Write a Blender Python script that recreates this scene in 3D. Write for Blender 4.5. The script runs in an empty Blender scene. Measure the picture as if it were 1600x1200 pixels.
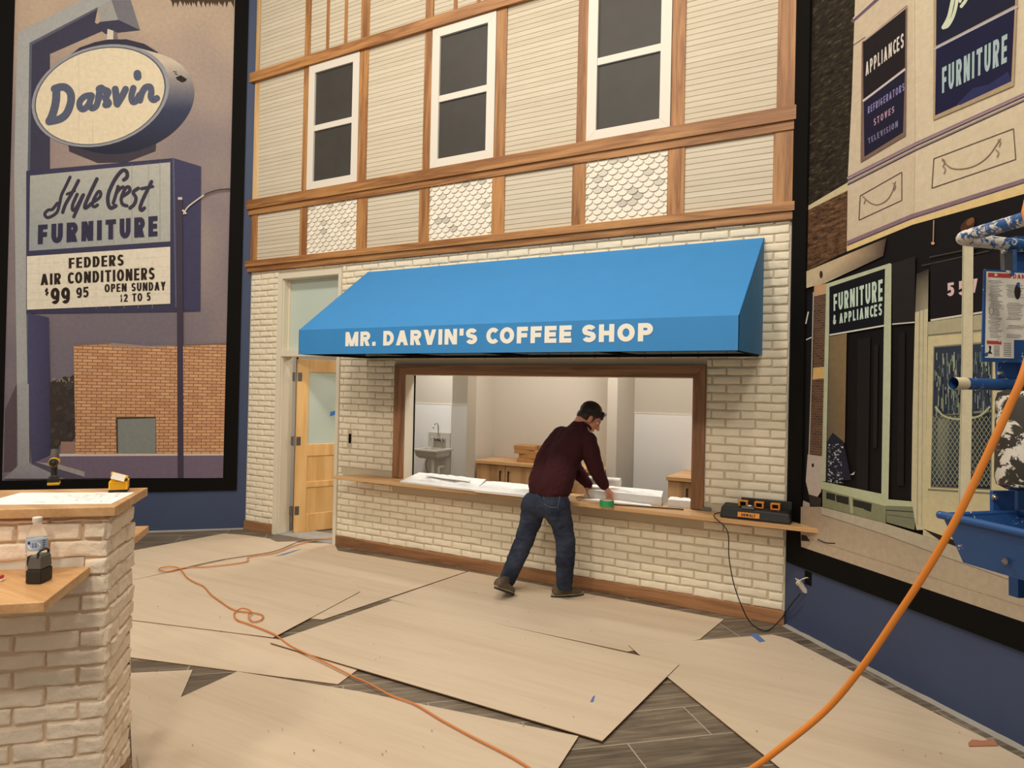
import bpy, bmesh, math, random
from mathutils import Vector, Matrix, noise
random.seed(7)
S = bpy.context.scene
COL = S.collection

# ---------------------------------------------------------------- camera
EYE = Vector((0.0, -5.48513, 1.74))
FOC = 1049.69                      # focal length in pixels of the 1600 px frame
YAW, PITCH, ROLL = -0.511348, 0.0077505, 0.021497
_cy, _sy, _cp, _sp = math.cos(YAW), math.sin(YAW), math.cos(PITCH), math.sin(PITCH)
FWD = Vector((_sy*_cp, _cy*_cp, _sp))
_r = Vector((_cy, -_sy, 0)); _u = _r.cross(FWD)
RGT = math.cos(ROLL)*_r + math.sin(ROLL)*_u
UPV = -math.sin(ROLL)*_r + math.cos(ROLL)*_u
cam = bpy.data.cameras.new('camera'); cam.sensor_width = 36.0; cam.lens = FOC/1600*36; cam.clip_start = 0.02
cam_o = bpy.data.objects.new('camera', cam); COL.objects.link(cam_o)
cam_o.matrix_world = Matrix(((RGT.x, UPV.x, -FWD.x, EYE.x), (RGT.y, UPV.y, -FWD.y, EYE.y), (RGT.z, UPV.z, -FWD.z, EYE.z), (0, 0, 0, 1)))
S.camera = cam_o

# ---------------------------------------------------------------- light
w = bpy.data.worlds.new('world'); S.world = w; w.use_nodes = True
w.node_tree.nodes['Background'].inputs[0].default_value = (1.0, 0.91, 0.79, 1)
w.node_tree.nodes['Background'].inputs[1].default_value = 0.42
def lamp(name, loc, target, power, size, color=(1, .92, .80), spread=180):
    d = bpy.data.lights.new(name, 'AREA'); d.shape = 'DISK'; d.size = size; d.energy = power; d.color = color
    d.spread = math.radians(spread)
    o = bpy.data.objects.new(name, d); COL.objects.link(o); o.location = loc
    o.rotation_euler = (Vector(target)-Vector(loc)).to_track_quat('-Z', 'Y').to_euler()
    return o
# hall ceiling lamps, well above the frame, then two added fill lights
for i, (lx, ly) in enumerate(((-5.4, -3.6), (-3.7, -3.9), (-2.0, -3.9), (-0.3, -4.1))):
    lamp('hall_and_fill_lamp', (lx, ly, 7.3), (lx-.1, ly+1.9, 0), 70, 0.6)
lamp('hall_and_fill_lamp', (-2.6, -8.2, 6.4), (-3.2, -3.0, 0), 125, 0.8)  # unseen fill light added behind the camera to brighten the bar front
lamp('hall_and_fill_lamp', (1.0, -8.6, 6.4), (-1.4, -2.6, 0), 125, 0.8)  # second added fill, brightens the bricks under the counter
# lamps in the coffee shop behind the counter
lamp('shop_lamp', (-3.5, 0.65, 2.80), (-3.5, 0.6, 0), 19, 0.5, (1, .95, .88))
lamp('shop_lamp', (-2.0, 0.6, 2.80), (-2.0, 0.55, 0), 25, 0.5, (1, .95, .88))
lamp('shop_lamp', (-5.3, 1.5, 2.80), (-5.3, 1.55, 0), 34, 0.5, (1, .97, .90))
vs = S.view_settings
vs.view_transform = 'Standard'; vs.look = 'None'; vs.gamma = 1; vs.use_curve_mapping = False
vs.exposure = 0.08
S.cycles.max_bounces = 8

# ---------------------------------------------------------------- frame of the place
# facade = plane y 0 from x -6.70 to -0.665; the two mural walls leave its ends at 45 degrees
XL, XR, Q = -6.70, -0.665, math.sqrt(.5)
def ray(x, y): return FWD + (x-800)/FOC*RGT - (y-600)/FOC*UPV
def onp(x, y, n, d):
    D = ray(x, y); return EYE + D*((d-EYE.dot(n))/D.dot(n))
def pF(x, y, off=0.0): return onp(x, y, Vector((0, 1, 0)), -off)      # facade, off metres in front
def pG(x, y, z=0.0): return onp(x, y, Vector((0, 0, 1)), z)           # height z
NL, NR = Vector((Q, -Q, 0)), Vector((-Q, -Q, 0))
def pL(x, y, off=0.0): return onp(x, y, NL, Q*XL+off)                 # left mural wall
def pR(x, y, off=0.0): return onp(x, y, NR, -Q*XR+off)                # right mural wall
def wL(u, z, off=0.0): return Vector((XL-u*Q, -u*Q, z)) + NL*off
def wR(u, z, off=0.0): return Vector((XR+u*Q, -u*Q, z)) + NR*off

# ---------------------------------------------------------------- colour and material helpers
def lin(c):
    c = c/255.0
    return c/12.92 if c <= .04045 else ((c+.055)/1.055)**2.4
def rgb(r, g, b, k=1.0): return (min(1, lin(r)*k), min(1, lin(g)*k), min(1, lin(b)*k), 1)
class NT:
    def __init__(s, name):
        s.m = bpy.data.materials.new(name); s.m.use_nodes = True
        s.t = s.m.node_tree; s.b = s.t.nodes['Principled BSDF']
    def n(s, typ, **kw):
        o = s.t.nodes.new(typ)
        for k, v in kw.items():
            if k in o.inputs.keys(): o.inputs[k].default_value = v
            else: setattr(o, k, v)
        return o
    def l(s, a, b): s.t.links.new(a, b)
def mat(name, col, rough=.6, metal=0, bump=0, bscale=200, var=0, vscale=8, coat=0, spec=.5, stretch=(1, 1, 1)):
    t = NT(name); b = t.b
    b.inputs['Base Color'].default_value = col; b.inputs['Roughness'].default_value = rough
    b.inputs['Metallic'].default_value = metal; b.inputs['Specular IOR Level'].default_value = spec
    if coat: b.inputs['Coat Weight'].default_value = coat
    if var or bump:
        tc = t.n('ShaderNodeTexCoord'); mp = t.n('ShaderNodeMapping'); mp.inputs['Scale'].default_value = stretch
        t.l(tc.outputs['Object'], mp.inputs['Vector'])
    if var:
        nz = t.n('ShaderNodeTexNoise', Scale=vscale, Detail=5.0, Roughness=.6); t.l(mp.outputs[0], nz.inputs['Vector'])
        hs = t.n('ShaderNodeHueSaturation'); hs.inputs['Color'].default_value = col
        mr = t.n('ShaderNodeMapRange'); mr.inputs['From Min'].default_value = .25; mr.inputs['From Max'].default_value = .75
        mr.inputs['To Min'].default_value = 1-var; mr.inputs['To Max'].default_value = 1+var
        t.l(nz.outputs[0], mr.inputs['Value']); t.l(mr.outputs[0], hs.inputs['Value']); t.l(hs.outputs[0], b.inputs['Base Color'])
    if bump:
        nb = t.n('ShaderNodeTexNoise', Scale=bscale, Detail=4.0); t.l(mp.outputs[0], nb.inputs['Vector'])
        bp = t.n('ShaderNodeBump'); bp.inputs['Strength'].default_value = bump; bp.inputs['Distance'].default_value = .004
        t.l(nb.outputs[0], bp.inputs['Height']); t.l(bp.outputs[0], b.inputs['Normal'])
    return t.m
def wood(name, dark, light, axis, rough=.5, fine=90, bands=5, rnd=.10):
    t = NT(name); tc = t.n('ShaderNodeTexCoord'); mp = t.n('ShaderNodeMapping')
    sc = [1.0, 1.0, 1.0]; sc['xyz'.index(axis)] = .06
    oi = t.n('ShaderNodeObjectInfo'); mu = t.n('ShaderNodeMath', operation='MULTIPLY'); mu.inputs[1].default_value = 37.0
    t.l(oi.outputs['Random'], mu.inputs[0])
    ad = t.n('ShaderNodeVectorMath', operation='ADD'); t.l(tc.outputs['Object'], ad.inputs[0]); t.l(mu.outputs[0], ad.inputs[1])
    mp.inputs['Scale'].default_value = sc; t.l(ad.outputs[0], mp.inputs['Vector'])
    n1 = t.n('ShaderNodeTexNoise', Scale=float(bands*3), Detail=3.0, Distortion=.6); t.l(mp.outputs[0], n1.inputs['Vector'])
    m1 = t.n('ShaderNodeMath', operation='MULTIPLY'); m1.inputs[1].default_value = float(bands); t.l(n1.outputs[0], m1.inputs[0])
    fr = t.n('ShaderNodeMath', operation='PINGPONG'); fr.inputs[1].default_value = 1.0; t.l(m1.outputs[0], fr.inputs[0])
    n2 = t.n('ShaderNodeTexNoise', Scale=float(fine), Detail=6.0, Roughness=.7); t.l(mp.outputs[0], n2.inputs['Vector'])
    mx = t.n('ShaderNodeMix', data_type='FLOAT'); mx.inputs[0].default_value = .55
    t.l(fr.outputs[0], mx.inputs[2]); t.l(n2.outputs[0], mx.inputs[3])
    cr = t.n('ShaderNodeValToRGB'); cr.color_ramp.elements[0].color = dark; cr.color_ramp.elements[1].color = light
    cr.color_ramp.elements[0].position = .22; cr.color_ramp.elements[1].position = .72
    t.l(mx.outputs[0], cr.inputs[0])
    hs = t.n('ShaderNodeHueSaturation'); mr = t.n('ShaderNodeMapRange'); mr.inputs['To Min'].default_value = 1-rnd; mr.inputs['To Max'].default_value = 1+rnd
    t.l(oi.outputs['Random'], mr.inputs['Value']); t.l(mr.outputs[0], hs.inputs['Value']); t.l(cr.outputs[0], hs.inputs['Color'])
    t.l(hs.outputs[0], t.b.inputs['Base Color']); t.b.inputs['Roughness'].default_value = rough
    bp = t.n('ShaderNodeBump'); bp.inputs['Strength'].default_value = .15; bp.inputs['Distance'].default_value = .002
    t.l(n2.outputs[0], bp.inputs['Height']); t.l(bp.outputs[0], t.b.inputs['Normal'])
    return t.m
def colattr(name, rough=.7, grain=.12, gscale=60, bump=0):
    """material that takes its colour from the mesh colour attribute (prints, shingles, flecks)"""
    t = NT(name); a = t.n('ShaderNodeVertexColor'); a.layer_name = 'Col'
    tc = t.n('ShaderNodeTexCoord'); nz = t.n('ShaderNodeTexNoise', Scale=float(gscale), Detail=4.0, Roughness=.7); t.l(tc.outputs['Object'], nz.inputs['Vector'])
    mr = t.n('ShaderNodeMapRange'); mr.inputs['From Min'].default_value = .25; mr.inputs['From Max'].default_value = .75
    mr.inputs['To Min'].default_value = 1-grain; mr.inputs['To Max'].default_value = 1+grain
    t.l(nz.outputs[0], mr.inputs['Value']); hs = t.n('ShaderNodeHueSaturation'); t.l(mr.outputs[0], hs.inputs['Value'])
    t.l(a.outputs[0], hs.inputs['Color']); t.l(hs.outputs[0], t.b.inputs['Base Color']); t.b.inputs['Roughness'].default_value = rough
    t.b.inputs['Specular IOR Level'].default_value = .3
    return t.m

# ---------------------------------------------------------------- mesh builder
class MB:
    def __init__(s): s.v = []; s.f = []; s.mi = []; s.c = []; s.lay = 0
    def vert(s, p): s.v.append(Vector(p)); return len(s.v)-1
    def face(s, pts, mi=0, col=None):
        i = [s.vert(p) for p in pts]; s.f.append(i); s.mi.append(mi)
        s.c.append(col if isinstance(col, list) else [col or (1, 1, 1, 1)]*len(i))
    def idx(s, ids, mi=0, col=None):
        s.f.append(list(ids)); s.mi.append(mi); s.c.append([col or (1, 1, 1, 1)]*len(ids))
    def box(s, x0, x1, y0, y1, z0, z1, mi=0, M=None, col=None):
        P = [Vector(p) for p in ((x0,y0,z0),(x1,y0,z0),(x1,y1,z0),(x0,y1,z0),(x0,y0,z1),(x1,y0,z1),(x1,y1,z1),(x0,y1,z1))]
        if M is not None: P = [M @ p for p in P]
        b = len(s.v); s.v += P
        for q in ((0,3,2,1),(4,5,6,7),(0,1,5,4),(1,2,6,5),(2,3,7,6),(3,0,4,7)): s.idx([b+k for k in q], mi, col)
    def hexa(s, lo, hi, mi=0, col=None):
        """solid between two outlines with the same number of points"""
        b = len(s.v); n = len(lo); s.v += [Vector(p) for p in lo]+[Vector(p) for p in hi]
        s.idx([b+n-1-k for k in range(n)], mi, col); s.idx([b+n+k for k in range(n)], mi, col)
        for k in range(n): s.idx([b+k, b+(k+1) % n, b+n+(k+1) % n, b+n+k], mi, col)
    def prism(s, pts, d, mi=0, col=None):
        d = Vector(d); s.hexa([Vector(p) for p in pts], [Vector(p)+d for p in pts], mi, col)
    def tube(s, pts, r, n=10, mi=0, cap=True, col=None, closed=False):
        pts = [Vector(p) for p in pts]; rs = r if isinstance(r, (list, tuple)) else [r]*len(pts)
        b = len(s.v); N = len(pts); ref = None
        for k, p in enumerate(pts):
            if closed: t = pts[(k+1) % N]-pts[k-1]
            else: t = pts[min(k+1, N-1)]-pts[max(k-1, 0)]
            t.normalize()
            if ref is None: ref = t.orthogonal().normalized()
            ref = (ref-t*ref.dot(t));
            if ref.length < 1e-6: ref = t.orthogonal()
            ref.normalize(); bi = t.cross(ref)
            for a in range(n):
                an = 2*math.pi*a/n; s.v.append(p+(ref*math.cos(an)+bi*math.sin(an))*rs[k])
        for k in range(N if closed else N-1):
            k2 = (k+1) % N
            for a in range(n):
                a2 = (a+1) % n; s.idx([b+k*n+a, b+k*n+a2, b+k2*n+a2, b+k2*n+a], mi, col)
        if cap and not closed:
            s.idx([b+n-1-a for a in range(n)], mi, col); s.idx([b+(N-1)*n+a for a in range(n)], mi, col)
    def lathe(s, prof, c=(0, 0, 0), n=24, mi=0, M=None):
        b = len(s.v); c = Vector(c)
        for r, z in prof:
            for a in range(n):
                an = 2*math.pi*a/n; p = Vector((r*math.cos(an), r*math.sin(an), z)); p = M @ p if M is not None else p
                s.v.append(c+p)
        for k in range(len(prof)-1):
            for a in range(n):
                a2 = (a+1) % n; s.idx([b+k*n+a, b+k*n+a2, b+(k+1)*n+a2, b+(k+1)*n+a], mi)
        s.idx([b+n-1-a for a in range(n)], mi); s.idx([b+(len(prof)-1)*n+a for a in range(n)], mi)
    def ball(s, c, r, n=14, m=9, mi=0, M=None):
        rx, ry, rz = r if isinstance(r, (tuple, list)) else (r, r, r)
        b = len(s.v); c = Vector(c)
        for k in range(m+1):
            th = math.pi*k/m
            for a in range(n):
                p = Vector((rx*math.sin(th)*math.cos(2*math.pi*a/n), ry*math.sin(th)*math.sin(2*math.pi*a/n), -rz*math.cos(th)))
                s.v.append(c+(M @ p if M is not None else p))
        for k in range(m):
            for a in range(n):
                a2 = (a+1) % n; s.idx([b+k*n+a, b+k*n+a2, b+(k+1)*n+a2, b+(k+1)*n+a], mi)
    def build(s, name, mats, parent=None, world=True, bevel=0, smooth=False, seg=2, clean=True, colors=False):
        me = bpy.data.meshes.new(name)
        V = s.v
        if parent is not None and world:
            Mi = parent.matrix_basis.inverted(); par = parent.parent
            if par is not None: Mi = Mi @ par.matrix_basis.inverted()
            V = [Mi @ p for p in V]
        me.from_pydata([tuple(p) for p in V], [], s.f)
        for m_ in (mats if isinstance(mats, (list, tuple)) else [mats]): me.materials.append(m_)
        me.polygons.foreach_set('material_index', s.mi)
        if colors:
            ca = me.color_attributes.new('Col', 'FLOAT_COLOR', 'CORNER'); flat = []
            for q in s.c:
                for c in q: flat += list(c)
            ca.data.foreach_set('color', flat)
        if smooth: me.polygons.foreach_set('use_smooth', [True]*len(s.f))
        if clean:
            bm = bmesh.new(); bm.from_mesh(me)
            if clean == 'weld': bmesh.ops.remove_doubles(bm, verts=bm.verts, dist=1e-5)
            bmesh.ops.recalc_face_normals(bm, faces=bm.faces); bm.to_mesh(me); bm.free()
        if smooth == 'auto':
            me.set_sharp_from_angle(angle=math.radians(40))
        me.update()
        o = bpy.data.objects.new(name, me); COL.objects.link(o)
        if parent is not None: o.parent = parent
        if bevel:
            b = o.modifiers.new('bevel', 'BEVEL'); b.width = bevel; b.segments = seg; b.limit_method = 'ANGLE'; b.angle_limit = math.radians(50)
        return o
def tag(o, label=None, cat=None, group=None, kind=None):
    if label: o['label'] = label
    if cat: o['category'] = cat
    if group: o['group'] = group
    if kind: o['kind'] = kind
    return o
def thing(name, label, cat, loc=(0, 0, 0), rz=0.0, group=None):
    o = bpy.data.objects.new(name, None); COL.objects.link(o); o.empty_display_size = .1
    o.matrix_basis = Matrix.Translation(loc) @ Matrix.Rotation(rz, 4, 'Z')
    return tag(o, label, cat, group)
def struct(o): o['kind'] = 'structure'; return o
def copy_tree(root, loc, label, group=None):
    r = root.copy(); COL.objects.link(r); r.location = loc; r['label'] = label
    if group: r['group'] = group
    for ch in root.children:
        c = ch.copy(); COL.objects.link(c); c.parent = r
        for g in ch.children:
            d = g.copy(); COL.objects.link(d); d.parent = c
    return r

# ---------------------------------------------------------------- lettering: block letters from strokes
def _arc(cx, cy, rx, ry, a0, a1, n=14):
    return [(cx+rx*math.cos(math.radians(a0+(a1-a0)*k/n)), cy+ry*math.sin(math.radians(a0+(a1-a0)*k/n))) for k in range(n+1)]
def _S():
    return _arc(.5, .75, .5, .25, 20, 180, 10)+[(.02, .68), (.12, .58), (.5, .5), (.88, .42), (.98, .32)]+_arc(.5, .25, .5, .25, 0, -160, 10)
GL = {  # P = centre line polylines in a unit box, D = full-height diagonals, B = bars (u0, v0, u1)
 'A': dict(D=[(0, .5), (1, .5)], B=[(.2, .22, .8)], w=1.12), 'C': dict(P=[_arc(.56, .5, .56, .5, 42, 318, 22)]),
 'D': dict(P=[[(0, 0), (0, 1), (.4, 1)]+_arc(.4, .5, .6, .5, 90, -90, 14)+[(0, 0)]]), 'E': dict(P=[[(1, 0), (0, 0), (0, 1), (1, 1)], [(0, .5), (.9, .5)]], w=.85),
 'F': dict(P=[[(0, 0), (0, 1), (1, 1)], [(0, .48), (.9, .48)]], w=.82), 'G': dict(P=[_arc(.5, .5, .5, .5, 42, 330, 22)+[(1, .42), (.55, .42)]]),
 'H': dict(P=[[(0, 0), (0, 1)], [(1, 0), (1, 1)], [(0, .5), (1, .5)]]), 'I': dict(P=[[(.5, 0), (.5, 1)]], w=0),
 'L': dict(P=[[(0, 1), (0, 0), (1, 0)]], w=.8), 'M': dict(P=[[(0, 0), (0, 1)], [(1, 0), (1, 1)]], D=[(.5, 0), (.5, 1)], w=1.3),
 'N': dict(P=[[(0, 0), (0, 1)], [(1, 0), (1, 1)]], D=[(1, 0)], w=1.05), 'O': dict(P=[_arc(.5, .5, .5, .5, 0, 360, 28)], w=1.1),
 'P': dict(P=[[(0, 0), (0, 1), (.6, 1)]+_arc(.6, .73, .4, .27, 90, -90, 10)+[(0, .46)]], w=.92),
 'R': dict(P=[[(0, 0), (0, 1), (.6, 1)]+_arc(.6, .75, .4, .25, 90, -90, 10)+[(0, .5)]], K=[(.95, 0, .5, .48)], w=.98),
 'S': dict(P=[_S()], w=.92), 'T': dict(P=[[(0, 1), (1, 1)], [(.5, 0), (.5, 1)]], w=.95), 'U': dict(P=[[(0, 1), (0, .38)]+_arc(.5, .38, .5, .38, 180, 360, 14)+[(1, 1)]]),
 'V': dict(D=[(.5, 0), (.5, 1)], w=1.1), 'W': dict(D=[(.25, 0), (.25, .5), (.75, .5), (.75, 1)], w=1.5), 'Y': dict(P=[[(.5, 0), (.5, .45)]], K=[(.5, .4, 0, 1), (.5, .4, 1, 1)], w=1.05),
 'B': dict(P=[[(0, 0), (0, 1), (.5, 1)]+_arc(.5, .75, .42, .25, 90, -90, 10)+[(0, .5), (.5, .5)]+_arc(.5, .25, .5, .25, 90, -90, 10)+[(0, 0)]]),
 '1': dict(P=[[(.6, 0), (.6, 1), (.0, .75)]], w=.45), '2': dict(P=[_arc(.5, .7, .5, .3, 170, -20, 14)+[(.0, .0), (1, 0)]], w=.9),
 '5': dict(P=[[(.9, 1), (.1, 1), (.05, .55), (.4, .62)]+_arc(.45, .31, .55, .31, 80, -150, 14)], w=.9), '7': dict(P=[[(0, 1), (1, 1), (.35, 0)]], w=.85),
 '9': dict(P=[_arc(.5, .68, .5, .32, 0, 360, 18), [(1, .68), (.95, .35)]+_arc(.5, .3, .45, .3, 0, -140, 10)], w=.92),
 '$': dict(P=[[(x, .12+.76*y) for x, y in _S()], [(.5, -.05), (.5, 1.05)]], w=.9), '&': dict(P=[[(1, 0), (.2, .75), (.35, 1), (.6, .95), (.65, .75), (.1, .4), (.1, .1), (.4, 0), (.75, .15), (.95, .45)]], w=1.05),
 "'": dict(P=[[(.5, .75), (.5, 1)]], w=0), '.': dict(P=[[(.5, .0), (.5, .02)]], w=0), '-': dict(P=[[(0, .45), (1, .45)]], w=.5)}
def ribbon(pts, t):
    """mitred strip around a polyline, list of quads"""
    P = [Vector((p[0], p[1])) for p in pts]; P = [p for k, p in enumerate(P) if k == 0 or (p-P[k-1]).length > 1e-4]; n = len(P); closed = (P[0]-P[-1]).length < 1e-4; L = []; R_ = []
    for k in range(n):
        a = P[k-1] if k else (P[-2] if closed else None); b = P[k+1] if k < n-1 else (P[1] if closed else None)
        d1 = (P[k]-a).normalized() if a is not None else None; d2 = (b-P[k]).normalized() if b is not None else None
        if d1 is None: d1 = d2
        if d2 is None: d2 = d1
        n1 = Vector((-d1.y, d1.x)); n2 = Vector((-d2.y, d2.x)); m = (n1+n2)
        if m.length < 1e-4: m = n1
        m.normalize(); k_ = min(1.6, 1/max(.3, m.dot(n1)))
        tt = t[k] if isinstance(t, (list, tuple)) else t
        L.append(P[k]+m*tt/2*k_); R_.append(P[k]-m*tt/2*k_)
    return [(R_[k], R_[k+1], L[k+1], L[k]) for k in range(n-1)]
def glyph(ch, w0, t):
    """returns (width, quads) for one letter, cap height 1"""
    g = GL[ch]; w_ = t if g.get('w', 1) == 0 else max(t*1.6, w0*g.get('w', 1)); q = []
    X = lambda u: t/2+u*(w_-t); Y = lambda v: t/2+v*(1-t)
    for pl in g.get('P', []):
        pts = [Vector((X(a), Y(b))) for a, b in pl]
        if (pts[0]-pts[-1]).length > 1e-4:
            d = (pts[0]-pts[1]).normalized(); e = (pts[-1]-pts[-2]).normalized()
            sq = lambda v: t/2 if max(abs(v.x), abs(v.y)) > .999 and ch not in 'C' else 0
            pts[0] = pts[0]+d*sq(d); pts[-1] = pts[-1]+e*sq(e)
        q += ribbon([(p.x, p.y) for p in pts], t)
    hh = t*.56
    for a, b in g.get('D', []):       # a = bottom position, b = top position
        xa, xb = hh+a*(w_-2*hh), hh+b*(w_-2*hh)
        q.append((Vector((xa-hh, 0)), Vector((xa+hh, 0)), Vector((xb+hh, 1)), Vector((xb-hh, 1))))
    for a, b, c, d in g.get('K', []):
        xa, xc = hh+a*(w_-2*hh), hh+c*(w_-2*hh)
        q.append((Vector((xa-hh, b)), Vector((xa+hh, b)), Vector((xc+hh, d)), Vector((xc-hh, d))))
    for a, b, c in g.get('B', []):
        q.append((Vector((a*w_, b)), Vector((c*w_, b)), Vector((c*w_, b+t*.85)), Vector((a*w_, b+t*.85))))
    return w_, q
def letter_quads(text, w0=.62, t=.2, gap=.14, space=.35):
    x = 0; out = []
    for ch in text:
        if ch == ' ': x += space; continue
        w_, q = glyph(ch, w0, t)
        out += [[Vector((p.x+x, p.y)) for p in f] for f in q]; x += w_+gap*(.3 if ch == 'C' else 1)
    x -= gap
    return [[Vector((p.x/x, p.y)) for p in f] for f in out]
def put_text(mb, text, quad, mi=0, col=None, **kw):
    """quad: four 3D corners top-left, top-right, bottom-right, bottom-left"""
    TL, TR, BR, BL = [Vector(p) for p in quad]
    nv = (TR-TL).cross(BL-TL).normalized(); nv = nv if nv.dot(EYE-TL) > 0 else -nv
    for k, f in enumerate(letter_quads(text, **kw)):
        mb.face([nv*(k % 8)*1.3e-5+BL*(1-p.x)*(1-p.y)+BR*p.x*(1-p.y)+TR*p.x*p.y+TL*(1-p.x)*p.y for p in f], mi, col)

# ---------------------------------------------------------------- materials
OAK_H = wood('oak_horizontal', rgb(132, 82, 40), rgb(188, 134, 78), 'x', bands=5)
OAK_V = wood('oak_vertical', rgb(132, 82, 40), rgb(188, 134, 78), 'z', bands=5)
WAL_H = wood('stained_oak_horizontal', rgb(116, 78, 50), rgb(166, 118, 78), 'x', bands=5)
WAL_V = wood('stained_oak_vertical', rgb(116, 78, 50), rgb(166, 118, 78), 'z', bands=5)
RAW_V = wood('raw_pine', rgb(196, 150, 92), rgb(232, 196, 142), 'z', bands=3)
TOPW = wood('counter_oak', rgb(186, 138, 88), rgb(222, 178, 126), 'x', bands=3, rough=.4)
DOORW = wood('maple_door', rgb(214, 162, 96), rgb(238, 194, 130), 'z', bands=3, rough=.4)
CABW = wood('cabinet_oak', rgb(150, 112, 74), rgb(196, 154, 108), 'z', bands=3)
PLY = wood('plywood', rgb(194, 170, 142), rgb(214, 194, 168), 'x', bands=2, fine=40, rnd=.05, rough=.75)
PLYE = mat('plywood_edge', rgb(140, 104, 70), .8)
BRICK = mat('painted_brick', rgb(240, 228, 202), .75, bump=.5, bscale=90, var=.07, vscale=9)
MORTAR = mat('mortar', rgb(200, 186, 160), .9, bump=.4, bscale=150)
BRICK2 = mat('painted_rough_brick', rgb(248, 230, 206), .75, bump=.9, bscale=70, var=.08, vscale=12)
MORTAR2 = mat('rough_mortar', rgb(226, 206, 180), .9, bump=.6, bscale=120)
SIDE = None
def siding_mat():
    t = NT('whitewashed_siding'); tc = t.n('ShaderNodeTexCoord'); sx = t.n('ShaderNodeSeparateXYZ'); t.l(tc.outputs['Object'], sx.inputs[0])
    dv = t.n('ShaderNodeMath', operation='DIVIDE'); dv.inputs[1].default_value = .0463; t.l(sx.outputs[2], dv.inputs[0])
    fl = t.n('ShaderNodeMath', operation='FLOOR'); t.l(dv.outputs[0], fl.inputs[0])
    cb = t.n('ShaderNodeCombineXYZ'); t.l(fl.outputs[0], cb.inputs[1])
    m1 = t.n('ShaderNodeMath', operation='MULTIPLY'); m1.inputs[1].default_value = .9; t.l(sx.outputs[0], m1.inputs[0]); f2 = t.n('ShaderNodeMath', operation='FLOOR'); t.l(m1.outputs[0], f2.inputs[0])
    wn = t.n('ShaderNodeTexWhiteNoise', noise_dimensions='3D'); t.l(cb.outputs[0], wn.inputs['Vector'])
    mp = t.n('ShaderNodeMapping'); mp.inputs['Scale'].default_value = (.8, 1, 14); t.l(tc.outputs['Object'], mp.inputs['Vector'])
    nz = t.n('ShaderNodeTexNoise', Scale=4.0, Detail=6.0, Roughness=.65); t.l(mp.outputs[0], nz.inputs['Vector'])
    mx = t.n('ShaderNodeMix', data_type='FLOAT'); mx.inputs[0].default_value = .78; t.l(wn.outputs[0], mx.inputs[2]); t.l(nz.outputs[0], mx.inputs[3])
    cr = t.n('ShaderNodeValToRGB'); cr.color_ramp.elements[0].color = rgb(200, 187, 162); cr.color_ramp.elements[1].color = rgb(221, 209, 186)
    cr.color_ramp.elements[0].position = .2; cr.color_ramp.elements[1].position = .7; t.l(mx.outputs[0], cr.inputs[0]); t.l(cr.outputs[0], t.b.inputs['Base Color'])
    t.b.inputs['Roughness'].default_value = .7
    return t.m
SIDING = siding_mat()
GROOVE = mat('siding_groove', rgb(60, 50, 42), .9)
SHINGLE = colattr('white_shingle', .6, .05, 40)
WHITE = mat('white_paint', rgb(230, 222, 208), .45)
CREAM = mat('cream_frame_paint', rgb(226, 216, 194), .5)
BLUEW = mat('blue_wall_paint', rgb(58, 70, 100), .65, bump=.12, bscale=300, var=.05, vscale=3)
BLACK = mat('black_satin', rgb(15, 13, 11), .8, spec=.12)
PANE = mat('charcoal_pane', rgb(66, 62, 57), .5, var=.12, vscale=5, spec=.35)
FROST = mat('frosted_glass', rgb(194, 206, 194), .35)
INT = mat('interior_paint', rgb(198, 190, 178), .7)
FRP = mat('white_wall_panel', rgb(232, 230, 228), .35)
STEEL = mat('stainless_steel', rgb(200, 195, 186), .4, metal=.2)
GREYM = mat('grey_metal', rgb(120, 118, 114), .4, metal=.8)
CONC = mat('concrete', rgb(160, 154, 144), .85, bump=.4, bscale=60, var=.12, vscale=6)
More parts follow.
